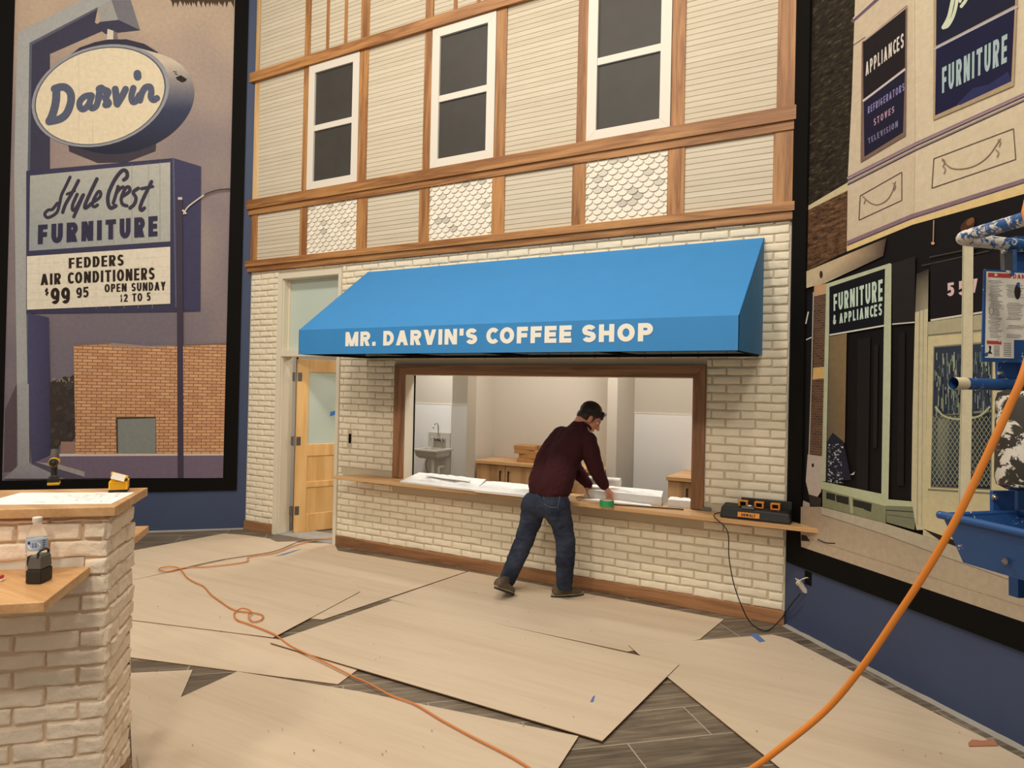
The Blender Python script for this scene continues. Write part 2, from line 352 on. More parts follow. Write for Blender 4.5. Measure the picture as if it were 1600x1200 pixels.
def floor_mat():
    t = NT('wood_look_tile'); tc = t.n('ShaderNodeTexCoord'); mp = t.n('ShaderNodeMapping'); mp.inputs['Rotation'].default_value = (0, 0, math.radians(-42.5))
    mp.inputs['Location'].default_value = (.05, .02, 0)
    t.l(tc.outputs['Object'], mp.inputs['Vector'])
    bk = t.n('ShaderNodeTexBrick', offset=.5); bk.inputs['Scale'].default_value = 1; bk.inputs['Brick Width'].default_value = .92; bk.inputs['Row Height'].default_value = .305
    bk.inputs['Mortar Size'].default_value = .0035; bk.inputs['Mortar Smooth'].default_value = .1; bk.inputs['Bias'].default_value = 0
    bk.inputs['Color1'].default_value = (0, 0, 0, 1); bk.inputs['Color2'].default_value = (1, 1, 1, 1); bk.inputs['Mortar'].default_value = (.5, .5, .5, 1)
    t.l(mp.outputs[0], bk.inputs['Vector'])
    m2 = t.n('ShaderNodeMapping'); m2.inputs['Scale'].default_value = (.9, 9, 1); t.l(mp.outputs[0], m2.inputs['Vector'])
    ad = t.n('ShaderNodeVectorMath', operation='ADD'); sc_ = t.n('ShaderNodeVectorMath', operation='SCALE'); sc_.inputs['Scale'].default_value = 20
    t.l(bk.outputs['Color'], sc_.inputs[0]); t.l(m2.outputs[0], ad.inputs[0]); t.l(sc_.outputs[0], ad.inputs[1])
    nz = t.n('ShaderNodeTexNoise', Scale=2.2, Detail=8.0, Roughness=.65, Distortion=1.2); t.l(ad.outputs[0], nz.inputs['Vector'])
    cr = t.n('ShaderNodeValToRGB'); e = cr.color_ramp.elements; e[0].color = rgb(80, 69, 57); e[0].position = .28; e[1].color = rgb(150, 136, 116); e[1].position = .72
    k = e.new(.5); k.color = rgb(114, 101, 85); t.l(nz.outputs[0], cr.inputs[0])
    hs = t.n('ShaderNodeHueSaturation'); mr = t.n('ShaderNodeMapRange'); mr.inputs['To Min'].default_value = .78; mr.inputs['To Max'].default_value = 1.12
    t.l(bk.outputs['Color'], mr.inputs['Value']); t.l(mr.outputs[0], hs.inputs['Value']); t.l(cr.outputs[0], hs.inputs['Color'])
    mx = t.n('ShaderNodeMix', data_type='RGBA'); t.l(bk.outputs['Fac'], mx.inputs[0]); t.l(hs.outputs[0], mx.inputs[6]); mx.inputs[7].default_value = rgb(176, 164, 144)
    t.l(mx.outputs[2], t.b.inputs['Base Color']); t.b.inputs['Roughness'].default_value = .5
    return t.m
TILE = floor_mat()

# ---------------------------------------------------------------- shell
mb = MB(); mb.box(-9.5, 6.5, -9, 4.2, -.1, 0); struct(mb.build('floor', TILE))
def slab(name, fn, u0, u1, z0, z1, th, m):
    mb = MB(); mb.hexa([fn(u0, z0), fn(u1, z0), fn(u1, z1), fn(u0, z1)], [fn(u0, z0, -th), fn(u1, z0, -th), fn(u1, z1, -th), fn(u0, z1, -th)])
    return struct(mb.build(name, m))
slab('wall_left', wL, 0, 4.6, 0, 7.3, .12, BLUEW)
slab('wall_right', wR, 0, 4.8, 0, 7.3, .12, BLUEW)

# ---- bricks with real relief
def bricks(mb, o, U, N, x0, x1, z0, z1, holes=(), L=.225, H=.0685, gap=.011, relief=.011, nu=8, nv=4, jit=.0027, phase=0, mi=0, rough=.0022, round_=.008):
    U = Vector(U); N = Vector(N); o = Vector(o); Z = Vector((0, 0, 1)); row = 0; z = z0
    while z < z1-.012:
        zt = min(z+H, z1); za, zb = z+gap/2, zt-gap/2
        iv = [(x0, x1)]
        for hx0, hx1, hz0, hz1 in holes:
            if zb > hz0 and za < hz1:
                nw = []
                for a, b in iv:
                    if hx1 <= a or hx0 >= b: nw.append((a, b)); continue
                    if hx0 > a: nw.append((a, hx0))
                    if hx1 < b: nw.append((hx1, b))
                iv = nw
        k0 = math.floor((x0-1)/L)
        for a, b in iv:
            k = k0
            off = phase+(L/2 if row % 2 else 0)
            while k*L+off < b:
                xa, xb = max(a, k*L+off)+gap/2, min(b, (k+1)*L+off)-gap/2; k += 1
                if xb-xa < .022: continue
                j = lambda s=jit: random.uniform(-s, s)
                xa2, xb2, za2, zb2 = xa+j(), xb+j(), za+j(), zb+j(); dep = relief*random.uniform(.75, 1.2); tl = j(.0025)
                n_u = max(3, int(round(nu*(xb-xa)/L))); rr = min(round_, (xb2-xa2)*.3, (zb2-za2)*.3)
                us = [xa2, xa2+rr*.25]+[xa2+rr+(xb2-xa2-2*rr)*i/(n_u-1) for i in range(n_u)]+[xb2-rr*.25, xb2]
                vs_ = [za2, za2+rr*.25]+[za2+rr+(zb2-za2-2*rr)*i/(nv-1) for i in range(nv)]+[zb2-rr*.25, zb2]
                base = len(mb.v); nU, nV = len(us), len(vs_); sd = random.uniform(0, 90)
                for jv, v in enumerate(vs_):
                    for iu, u in enumerate(us):
                        ed = min(iu, nU-1-iu, jv, nV-1-jv)
                        d = -.004 if ed == 0 else (dep*.72 if ed == 1 else dep)
                        if ed: d += rough*noise.noise(Vector((u*28+sd, v*40, sd)))*2+tl*(v-za2)/(zb2-za2)
                        w1 = noise.noise(Vector((u*18, v*25, sd)))*jit*.9
                        w2 = noise.noise(Vector((u*14, v*25, sd+31)))*jit*1.6
                        mb.v.append(o+U*(u+w1)+Z*(v+w2)+N*d)
                for jv in range(nV-1):
                    for iu in range(nU-1):
                        p = base+jv*nU+iu; mb.idx([p, p+1, p+nU+1, p+nU], mi)
        z = zt; row += 1
DX0, DX1, DZ1 = -6.22, -5.23, 3.02            # door casing outline
OX0, OX1, OZ0, OZ1 = -4.33, -1.385, .80, 1.865   # serving hatch
mb = MB()
T = .15
for bx in ((XL, DX0+.06, 0, 7.3), (DX1-.04, OX0-.01, 0, 7.3), (DX0+.06, DX1-.04, DZ1-.05, 7.3), (OX0-.01, OX1+.01, 0, OZ0-.035), (OX0-.01, OX1+.01, OZ1+.01, 7.3), (OX1+.01, XR, 0, 7.3)):
    mb.box(bx[0], bx[1], 0, T, bx[2], bx[3], 0)
holes = [(DX0, DX1, 0, DZ1), (-4.46, -1.285, .70, 1.965), (-5.095, -5.045, 1.115, 1.225), (-5.15, -.5, .735, .812)]
bricks(mb, (0, 0, 0), (1, 0, 0), (0, -1, 0), XL+.008, XR-.004, .102, 3.075, holes, mi=1)
struct(mb.build('wall_facade', [MORTAR, BRICK], smooth='auto', clean=False))

# ---- oak skirting along the facade
def board(name, x0, x1, z0, z1, th, m, y0=0.0, bevel=.003):
    mb = MB(); mb.box(x0, x1, y0-th, y0, z0, z1); o = mb.build(name, m, bevel=bevel); return struct(o)
board('baseboard_facade', DX1+.005, XR, 0, .105, .026, WAL_H)
board('baseboard_stub', XL, DX0-.003, 0, .105, .026, WAL_H)

# ---- half-timbered upper storey
TN = [0]
def trim(x0, x1, z0, z1, th, m, y0=0.0):
    TN[0] += 1; return board('trim_%d' % TN[0], x0, x1, z0, z1, th, m, y0)
for z0, z1, z2, xa, xb in ((5.355, 5.47, None, -6.775, -.63), (3.825, 3.935, 3.757, -6.785, -.63), (3.135, 3.205, 3.072, -6.77, -.63)):
    trim(xa, xb, z0, z1, .055, OAK_H)
    if z2: trim(xa+.03, xb-.015, z2, z0, .036, OAK_H)
TH = .024
for a, b in ((-6.70, -6.595), (-5.884, -5.762), (-5.03, -4.885), (-4.194, -4.06), (-3.33, -3.19), (-2.494, -2.36), (-1.63, -1.487), (-.803, -.66)): trim(a, b, 3.205, 3.757, TH, OAK_V)
WX = ((-5.787, -5.035), (-4.066, -3.32), (-2.367, -1.615))
for a, b in ((-5.872, -5.79), (-5.03, -4.915), (-4.166, -4.07), (-3.316, -3.202), (-2.465, -2.37), (-1.61, -1.50), (-.787, -.648)):
    trim(a, b, 3.935, 5.355, TH, OAK_V); trim(a, b, 5.47, 7.2, TH, OAK_V)
trim(-6.70, -6.612, 3.935, 5.355, .016, RAW_V); trim(-6.70, -6.645, 5.47, 7.2, .016, RAW_V)
for a, b in WX:
    for c in (.275, .545): trim(a+c-.035, a+c+.01, 5.47, 7.2, TH*.8, OAK_V)
# shiplap siding: every board with its groove
PIT = .0463
def siding(mb, x0, x1, z0, z1):
    mb.box(x0, x1, -.004, 0, z0, z1, 1)
    k = math.floor(z0/PIT)
    while k*PIT < z1:
        a, b = max(z0, k*PIT+.0009), min(z1, (k+1)*PIT-.0009); k += 1
        if b-a < .004: continue
        e = .0012
        mb.hexa([(x0, -.003, a), (x1, -.003, a), (x1, -.003, b), (x0, -.003, b)], [(x0, -.012, a+e), (x1, -.012, a+e), (x1, -.012, b-e), (x0, -.012, b-e)], 0)
mb = MB()
for a, b in ((-6.595, -5.884), (-4.885, -4.194), (-3.19, -2.494), (-1.487, -.803)): siding(mb, a, b, 3.205, 3.757)
for a, b in ((-6.612, -5.872), (-4.915, -4.166), (-3.202, -2.465), (-1.50, -.787)):
    siding(mb, a, b, 3.935, 5.355); siding(mb, a, b, 5.47, 7.2)
for a, b in WX: siding(mb, a, b, 5.47, 7.2)
struct(mb.build('wall_siding', [SIDING, GROOVE], clean=False))
# fish-scale shingle panels below the three windows
for k, (x0, x1) in enumerate(((-5.762, -5.03), (-4.06, -3.33), (-2.36, -1.63))):
    mb = MB(); mb.box(x0, x1, -.004, 0, 3.205, 3.757, 0, col=rgb(200, 186, 164))
    PW = .0915; PH = .0475; nrow = int(.552/PH)+2
    for r in range(nrow):
        zb = 3.205-.02+r*PH
        for c in range(-1, int((x1-x0)/PW)+2):
            xc = x0+(c+.5*(r % 2))*PW+.02; hw = PW*.49
            if xc < x0-hw*.6 or xc > x1+hw*.6: continue
            g = random.random(); gr = random.choice((196, 206, 214)) if g < .11 else random.choice((232, 236, 240)); cc = rgb(gr, gr*.96, gr*.885)
            out = [(xc+hw, zb+PH*1.9), (xc-hw, zb+PH*1.9), (xc-hw, zb+hw*.9)]+[(xc-hw*math.cos(math.pi*i/12), zb+hw*.9-hw*.9*math.sin(math.pi*i/12)) for i in range(1, 12)]+[(xc+hw, zb+hw*.9)]
            ty = lambda z: -.006-.019*(1-(z-zb)/(PH*1.9))
            P = [(min(max(x, x0), x1), min(max(z, 3.207), 3.756)) for x, z in out]
            mb.hexa([(x, ty(z)+.0035, z) for x, z in P], [(x, ty(z)-.0015, z) for x, z in P], 0, cc)
    struct(mb.build('wall_shingle_panel', SHINGLE, colors=True, clean=False))
# three sash windows
for k, (x0, x1) in enumerate(WX):
    z0, z1 = 3.935, 5.35; W = .092
    mb = MB(); F_ = -.03
    for p in (((x0, z1), (x1, z1), (x1-W, z1-W), (x0+W, z1-W)), ((x0, z0), (x0+W, z0+W), (x1-W, z0+W), (x1, z0)), ((x0, z0), (x0, z1), (x0+W, z1-W), (x0+W, z0+W)), ((x1, z0), (x1-W, z0+W), (x1-W, z1-W), (x1, z1))):
        mb.prism([(x, F_, z) for x, z in p], (0, .03, 0))
    zm = 4.63
    mb.box(x0+W, x1-W, -.024, -.002, zm-.032, zm+.032)
    fr = struct(mb.build('window_%d' % (k+1), WHITE, bevel=.002))
    for a, b in ((z0+W, zm-.032), (zm+.032, z1-W)):
        mb = MB(); mb.box(x0+W, x1-W, -.006, -.001, a, b); mb.build('pane', PANE, fr)

# ---- entrance door with transom
dr = thing('door_1', None, None, (-5.7, .05, 0)); struct(dr)
mb = MB(); J = .075
x0, x1 = DX0, DX1
mb.box(x0, x0+J, -.022, 0, 0, DZ1); mb.box(x1-.045, x1, -.022, 0, 0, DZ1); mb.box(x0+J, x1-.045, -.022, 0, DZ1-.06, DZ1)
mb.box(x0+.06, x0+J+.012, 0, .16, 0, DZ1-.05); mb.box(x1-.055, x1-.04, 0, .16, 0, DZ1-.05)
mb.box(x0+.06, x1-.04, 0, .16, DZ1-.06, DZ1-.045); mb.box(x0+J, x1-.045, -.016, .16, 2.062, 2.135)
mb.build('door_frame', CREAM, dr, bevel=.002)
mb = MB(); mb.box(x0+J+.03, x1-.055, .09, .098, 2.135, DZ1-.06); mb.build('transom_glass', FROST, dr)
mb = MB(); mb.box(x0+J+.012, x0+J+.03, .07, .16, 2.135, DZ1-.06); mb.box(x1-.075, x1-.055, .07, .16, 2.135, DZ1-.06); mb.build('transom_stop', CREAM, dr)
hx, hy = -6.035, .135
lm = Matrix.Translation((hx, hy, 0)) @ Matrix.Rotation(math.radians(66), 4, 'Z')
mb = MB(); WD, HD, TD = .84, 2.04, .044
ST = .135
def lb(m, a, b, c, d, y0=-TD/2, y1=TD/2): m.box(a, b, y0, y1, c, d, 0, lm)
lb(mb, 0, ST, .012, HD); lb(mb, WD-ST, WD, .012, HD); lb(mb, ST, WD-ST, HD-.15, HD); lb(mb, ST, WD-ST, .012, .22); lb(mb, ST, WD-ST, .90, 1.04); lb(mb, ST, WD-ST, .53, .60)
leaf = mb.build('door_leaf', DOORW, dr, bevel=.004)
mb = MB(); lb(mb, ST-.005, WD-ST+.005, .215, .535, -.010, .010); lb(mb, ST-.005, WD-ST+.005, .595, .905, -.010, .010); mb.build('door_panel', DOORW, dr)
mb = MB(); lb(mb, ST-.005, WD-ST+.005, 1.035, HD-.145, -.006, .006); mb.build('door_glass', FROST, dr)
mb = MB(); mb.box(hx-.032, hx-.010, .148, .158, .012, 2.06); mb.build('door_gap_shade', BLACK, dr)  # black strip added as painted shade for the dark gap beside the leaf
for z in (.27, 1.08, 1.83):
    mb = MB(); mb.tube([(hx-.012, hy-.03, z-.055), (hx-.012, hy-.03, z+.055)], .009, 10); mb.box(hx-.045, hx-.012, hy-.032, hy-.028, z-.05, z+.05)
    mb.box(.0, .05, -TD/2-.003, -TD/2, z-.05, z+.05, 0, lm); mb.build('hinge', GREYM, dr)
mb = MB(); mb.box(x0+.07, x1-.05, -.02, .35, 0, .012); struct(mb.build('trim_threshold', CONC))
# ---- stained oak casing and plaster reveals of the serving hatch
def casing(pts, m):
    TN[0] += 1; mb = MB(); mb.prism([(x, -.028, z) for x, z in pts], (0, .03, 0)); return struct(mb.build('trim_%d' % TN[0], m, bevel=.003))
casing(((-4.46, 1.968), (-1.285, 1.968), (OX1, OZ1), (OX0, OZ1)), WAL_H)
casing(((-4.46, .806), (-4.46, 1.968), (OX0, OZ1), (OX0, .806)), WAL_V)
casing(((-1.285, .806), (OX1, .806), (OX1, OZ1), (-1.285, 1.968)), WAL_V)
mb = MB(); mb.box(OX0-.012, OX0+.003, -.004, T+.012, .80, OZ1+.005); mb.box(OX1-.003, OX1+.012, -.004, T+.012, .80, OZ1+.005); mb.box(OX0, OX1, -.004, T+.012, OZ1-.003, OZ1+.012)
struct(mb.build('trim_hatch_reveal', CREAM))
mb = MB(); mb.box(OX0+.003, OX0+.012, T-.012, T+.002, .80, OZ1-.003); struct(mb.build('trim_hatch_edge', BLACK))
# ---- coffee shop interior
mb = MB()
mb.box(-4.26, -2.61, 1.65, 1.75, 0, 2.9); struct(mb.build('wall_back', INT))
mb = MB(); mb.box(-4.385, -4.26, 1.25, 1.75, 0, 2.9); struct(mb.build('wall_pier_left', INT))
mb = MB(); mb.box(-2.61, -2.50, 1.25, 1.9, 0, 2.9); struct(mb.build('wall_pier_right', INT))
mb = MB(); mb.box(-2.50, .4, 1.8, 1.9, 0, 2.9); struct(mb.build('wall_back_right', INT))
mb = MB(); mb.box(.3, .4, T, 1.8, 0, 2.9); struct(mb.build('wall_side_right', INT))
mb = MB(); mb.box(-7.4, -5.39, 2.4, 2.5, 0, 2.9); struct(mb.build('wall_sink', INT))
mb = MB(); mb.box(-5.42, -5.39, 2.5, 2.85, 0, 2.9); mb.box(-5.39, -4.3, 2.8, 2.9, 0, 2.9); struct(mb.build('wall_recess', INT))
mb = MB(); mb.box(-7.5, -7.4, T, 2.5, 0, 2.9); struct(mb.build('wall_side_left', INT))
mb = MB(); mb.box(-4.30, -4.26, 1.75, 2.9, 0, 2.9); struct(mb.build('wall_recess_side', INT))
mb = MB(); mb.box(-7.5, .4, T, 2.9, 2.9, 3.0); struct(mb.build('ceiling', INT))
mb = MB(); mb.box(-7.4, -5.385, 2.392, 2.4, .1, 1.5); mb.box(-5.39, -5.382, 2.392, 2.8, .1, 1.5); mb.box(-5.385, -4.3, 2.792, 2.8, .1, 1.5)
struct(mb.build('trim_wall_panel', FRP))
mb = MB(); mb.box(-7.4, -5.38, 2.388, 2.4, 1.5, 1.512); mb.box(-5.39, -5.378, 2.39, 2.8, 1.5, 1.512); mb.box(-2.5, .3, 1.788, 1.8, 1.5, 1.512); struct(mb.build('trim_panel_cap', WHITE))
mb = MB(); mb.box(-2.492, .3, 1.792, 1.8, .1, 1.5); struct(mb.build('trim_wall_panel_right', FRP))
# rough mortar lip and tile edge along the right wall
mb = MB()
for k in range(60):
    u = .02+k*.05; d = .035+.012*noise.noise(Vector((u*5, 0, 0))); d2 = .035+.012*noise.noise(Vector(((u+.05)*5, 0, 0)))
    h1 = .012+.008*noise.noise(Vector((u*9, 4, 0))); h2 = .012+.008*noise.noise(Vector(((u+.05)*9, 4, 0)))
    mb.face([wR(u, 0, d), wR(u+.05, 0, d2), wR(u+.05, h2, 0), wR(u, h1, 0)])
struct(mb.build('trim_mortar_lip', CONC))
mb = MB()
for k in range(60):
    u = .02+k*.05; d = .03+.012*noise.noise(Vector((u*5, 9, 0))); d2 = .03+.012*noise.noise(Vector(((u+.05)*5, 9, 0)))
    mb.face([wL(u, 0, d), wL(u+.05, 0, d2), wL(u+.05, .012, 0), wL(u, .012, 0)])
struct(mb.build('trim_mortar_lip_left', CONC))

# ================================================================ awning
AWN = mat('awning_blue_canvas', rgb(52, 136, 200), .65, bump=.15, bscale=500, var=.03, vscale=6)
AWT = mat('awning_lettering', rgb(244, 240, 228), .6)
AX0, AX1, AP, AZT, AZV, AZB = -4.86, -.858, .95, 2.955, 2.255, 2.025
aw = thing('shop_awning', 'blue canvas shop awning with white lettering above the serving hatch', 'awning', (-2.86, 0, 2.0))
def sheet(mb, pts, n, th=.004, mi=0): mb.hexa([Vector(p) for p in pts], [Vector(p)+Vector(n)*th for p in pts], mi)
mb = MB()
sheet(mb, ((AX0, -.015, AZT), (AX1, -.015, AZT), (AX1, -AP, AZV), (AX0, -AP, AZV)), (0, .6, -.8))
sheet(mb, ((AX0, -AP, AZV), (AX1, -AP, AZV), (AX1, -AP, AZB), (AX0, -AP, AZB)), (0, 1, 0))
for x, n in ((AX0, 1), (AX1, -1)): sheet(mb, ((x, -.015, AZT), (x, -AP, AZV), (x, -AP, AZB), (x, -.015, AZB+.02)), (n, 0, 0))
mb.build('canopy', AWN, aw)
mb = MB(); rt = .0125
for a, b in (((AX0+.03, -AP+.03, AZB+.01), (AX1-.03, -AP+.03, AZB+.01)), ((AX0+.03, -.03, AZB+.02), (AX1-.03, -.03, AZB+.02)), ((AX0+.03, -.03, AZT-.05), (AX1-.03, -.03, AZT-.05))):
    mb.tube([a, b], rt, 8)
for x in (AX0+.03, -3.86, -2.86, -1.86, AX1-.03):
    mb.tube([(x, -AP+.03, AZB+.01), (x, -.03, AZB+.02)], rt, 8); mb.tube([(x, -AP+.03, AZV-.03), (x, -.03, AZT-.05)], rt, 8); mb.tube([(x, -AP+.03, AZB+.01), (x, -AP+.03, AZV-.03)], rt, 8)
mb.build('awning_frame', BLACK, aw)
mb = MB(); of = AP+.0025
a = pF(540, 520, of); b = pF(1020.5, 504.5, of); zt, zb = 2.2215, 2.0935
put_text(mb, "MR. DARVIN'S COFFEE SHOP", ((a.x, -of, zt), (b.x, -of, zt), (b.x, -of, zb), (a.x, -of, zb)), w0=.80, t=.265, gap=.16, space=.42)
cuts = [pF(x, 520, of).x for x in (590, 750, 898)]
for k in range(4):                                   # the four words
    wd = MB()
    for f in mb.f:
        P = [mb.v[i] for i in f]; cx = sum(p.x for p in P)/len(P)
        if sum(cx > c for c in cuts) == k: wd.face(P)
    wd.build('lettering', AWT, aw, clean=False)

# ================================================================ serving hatch counter board
SZ = .80
mb = MB(); yA = -.275; xe = XR
pts = [(-5.05, yA), (-.385-.01, yA), (XR-.005, -.006), (-1.30, -.006), (-1.30, .155), (OX0+.005, .155), (OX0+.005, -.006), (-4.86, -.006)]
mb.prism([(x, y, SZ-.032) for x, y in pts], (0, 0, .032))
tag(mb.build('counter_board', TOPW, bevel=.003), 'long oak counter board running under the serving hatch along the brick wall', 'counter')
for x, lb_ in ((-4.6, 'flat black bracket under the left end of the hatch counter board'), (-3.4, 'flat black bracket under the plan sheets left of the man'), (-2.2, 'flat black bracket below the hatch counter right of the man'), (-1.12, 'flat black bracket under the hatch counter beside the charger')):
    mb = MB(); mb.box(x-.02, x+.02, -.262, -.012, SZ-.0365, SZ-.0325)
    tag(mb.build('shelf_bracket', BLACK), lb_, 'bracket', 'brackets under the counter board')

# ================================================================ foreground brick bar
A_, B_ = Vector((Q, -Q, 0)), Vector((-Q, -Q, 0))      # A_ = towards the viewer, B_ = leftwards
def ab(a, b, z): return A_*a+B_*b+Vector((0, 0, z))
bar = thing('brick_bar', 'waist-high bar of rough cream painted bricks at the left foreground', 'bar', ab(.77, 5.6, 0))
mb = MB()
def abbox(mb, a0, a1, b0, b1, z0, z1, mi=0): mb.hexa([ab(a0, b0, z0), ab(a1, b0, z0), ab(a1, b1, z0), ab(a0, b1, z0)], [ab(a0, b0, z1), ab(a1, b0, z1), ab(a1, b1, z1), ab(a0, b1, z1)], mi)
abbox(mb, .585, .948, 4.68, 7.2, 0, 1.222)
kw = dict(L=.215, H=.0685, gap=.007, relief=.021, nu=14, nv=7, jit=.0035, rough=.0026, round_=.008, mi=1)
o1 = ab(.948, 0, 0)
bricks(mb, o1, B_, A_, 4.662, 7.2, .10, 1.214, [(4.745, 7.3, .992, 1.06)], phase=.13, **kw)
bricks(mb, ab(0, 4.68, 0), A_, -B_, .57, .968, .10, 1.214, phase=.05, **kw)
bricks(mb, ab(.585, 0, 0), B_, -A_, 4.662, 7.2, .10, 1.214, phase=.02, **kw)
mb.build('brick_body', [MORTAR2, BRICK2], bar, smooth='auto', clean=False)
mb = MB(); abbox(mb, .57, .97, 4.66, 7.2, 0, .10); mb.build('skirting', WAL_H, bar, bevel=.003)
mb = MB(); abbox(mb, .946, .958, 4.745, 7.2, .985, 1.062); mb.build('drywall_strip', mat('raw_drywall', rgb(226, 218, 200), .8, var=.04, vscale=30), bar)
TZ = 1.26
mb = MB(); abbox(mb, .51, 1.003, 4.63, 7.25, TZ-.036, TZ)
tag(mb.build('worktop', TOPW, bevel=.003), 'oak plank top lying on the brick bar, holding a drawing and a drill', 'worktop')
LZ = 1.028
mb = MB(); abbox(mb, .958, 1.405, 4.72, 7.25, LZ-.034, LZ)
tag(mb.build('bar_shelf', TOPW, bevel=.003), 'lower oak shelf on the near side of the brick bar under a water bottle', 'shelf')
mb = MB(); abbox(mb, .20, .562, 4.69, 7.25, LZ-.034, LZ)
tag(mb.build('bar_shelf', TOPW, bevel=.003), 'lower oak shelf on the far side of the brick bar, only its end showing', 'shelf')
mb = MB(); abbox(mb, .972, 1.2, 4.745, 4.775, LZ-.040, LZ-.034)
tag(mb.build('shelf_bracket', BLACK), 'black steel bracket under the end of the lower oak bar shelf', 'bracket')

# drawing on the bar top
PAPER = mat('paper', rgb(244, 240, 232), .8)
INKP = colattr('printed_paper', .8, .02, 60)
def pz(x, y, z): return pG(x, y, z)
mb = MB(); zz = TZ+.0012
cs = [pz(174, 787, zz), pz(210, 769.5, zz), pz(32, 770, zz), pz(-40, 789, zz)]
mb.prism([c-Vector((0, 0, .0008)) for c in cs], (0, 0, .0012), 0, rgb(244, 240, 232))
def onp4(c, u, v): return c[3]*(1-u)*(1-v)+c[0]*u*(1-v)+c[1]*u*v+c[2]*(1-u)*v
def sketch(mb, c, n, z, seed, dark=120, ext=(.05, .95, .05, .95)):
    rd = random.Random(seed)
    for _ in range(n):
        u, v = rd.uniform(ext[0], ext[1]), rd.uniform(ext[2], ext[3]); lu, lv = rd.choice(((.09, .006), (.004, .16), (.14, .006), (.03, .02)))
        lu *= rd.uniform(.4, 1.3); lv *= rd.uniform(.5, 1.3); g = rd.randint(dark, 205); u2, v2 = min(u+lu, .98), min(v+lv, .98)
        mb.face([onp4(c, a, b)+Vector((0, 0, z)) for a, b in ((u, v), (u2, v), (u2, v2), (u, v2))], 0, rgb(g, g, g+4))
sketch(mb, cs, 90, .0006, 3, 110, (.35, .95, .1, .9))
tag(mb.build('drawing_sheet', INKP, colors=True, clean=False), 'large plan drawing sheet lying flat on the oak bar top', 'drawing')

YEL = mat('tool_yellow', rgb(232, 178, 30), .45); TBLK = mat('tool_black', rgb(30, 28, 26), .5, bump=.1, bscale=300); TGRY = mat('tool_grey', rgb(92, 88, 82), .5)
CHROME = mat('chrome', rgb(200, 198, 194), .15, metal=1)
# cordless drill seen from behind, standing on its battery
o = pG(84, 757.5, TZ)
dr_ = thing('cordless_drill', 'yellow and black cordless drill standing on its battery on the bar top', 'drill', o, math.radians(150)); dr_.matrix_basis = dr_.matrix_basis @ Matrix.Scale(.62, 4)
mb = MB(); mb.box(-.05, .062, -.038, .038, .002, .022); mb.build('battery', YEL, dr_, world=False, bevel=.004)
mb = MB(); mb.box(-.048, .06, -.037, .037, .022, .055); mb.hexa([(-.03, -.024, .055), (.035, -.024, .055), (.035, .024, .055), (-.03, .024, .055)], [(-.022, -.02, .075), (.022, -.02, .075), (.022, .02, .075), (-.022, .02, .075)]); mb.build('battery_mount', TBLK, dr_, world=False, bevel=.005)
mb = MB(); mb.tube([(0, 0, .065), (.004, 0, .11), (.0, 0, .15)], [.021, .0195, .022], 14); mb.build('grip', TBLK, dr_, world=False, smooth='auto')
mb = MB(); mb.tube([(-.075, 0, .17), (-.07, 0, .17), (.04, 0, .17), (.055, 0, .17)], [.02, .033, .034, .028], 18); mb.build('motor_housing', YEL, dr_, world=False, smooth='auto')
mb = MB(); mb.tube([(-.083, 0, .17), (-.073, 0, .17)], [.026, .031], 18); mb.ball((-.083, 0, .17), .014); mb.build('rear_cap', TBLK, dr_, world=False, smooth='auto')
mb = MB(); mb.tube([(.055, 0, .17), (.075, 0, .17), (.11, 0, .17), (.118, 0, .17)], [.026, .025, .02, .010], 18); mb.build('chuck', TGRY, dr_, world=False, smooth='auto')
mb = MB(); mb.box(.02, .03, -.007, .007, .12, .145); mb.build('trigger', TGRY, dr_, world=False, bevel=.003)
# nailer-like upright black head behind grip
mb = MB(); mb.tube([(.0, 0, .19), (.0, 0, .215), (.004, 0, .245), (.006, 0, .262)], [.027, .027, .024, .022], 14); mb.build('top_housing', TGRY, dr_, world=False, smooth='auto')

# open yellow screw box
o = pG(186, 767, TZ)
sb = thing('screw_box', 'small yellow and black carton of screws lying open on the bar top', 'box', o+Vector((0, 0, .001)), math.radians(-35))
SBM = colattr('screw_box_print', .55, .02, 60)
mb = MB(); Yc, Kc, Wc = rgb(238, 180, 24), rgb(34, 30, 26), rgb(236, 230, 214)
mb.box(-.055, .055, -.035, .035, 0, .012, 0, None, Kc); mb.box(-.055, .055, -.035, .035, .012, .045, 0, None, Yc)
for k in range(3): mb.box(-.042+k*.03, -.022+k*.03, -.0362, -.035, .016, .034, 0, None, [Kc, Wc, Kc][k])
mb.box(.0550, .0556, -.03, .03, .014, .042, 0, None, rgb(210, 150, 20))
mb.build('carton', SBM, sb, world=False, colors=True)
mb = MB(); Mx = Matrix.Translation((.0, .03, .046)) @ Matrix.Rotation(math.radians(-18), 4, 'X') @ Matrix.Rotation(math.radians(-16), 4, 'Y')
mb.box(-.055, .06, -.066, 0, 0, .010, 0, Mx, rgb(226, 176, 40)); mb.box(.06, .0606, -.06, -.008, -.02, .008, 0, Mx, Wc); mb.box(-.05, .05, -.05, -.01, .010, .0108, 0, Mx, rgb(196, 150, 70))
mb.build('lid_flap', SBM, sb, world=False, colors=True)

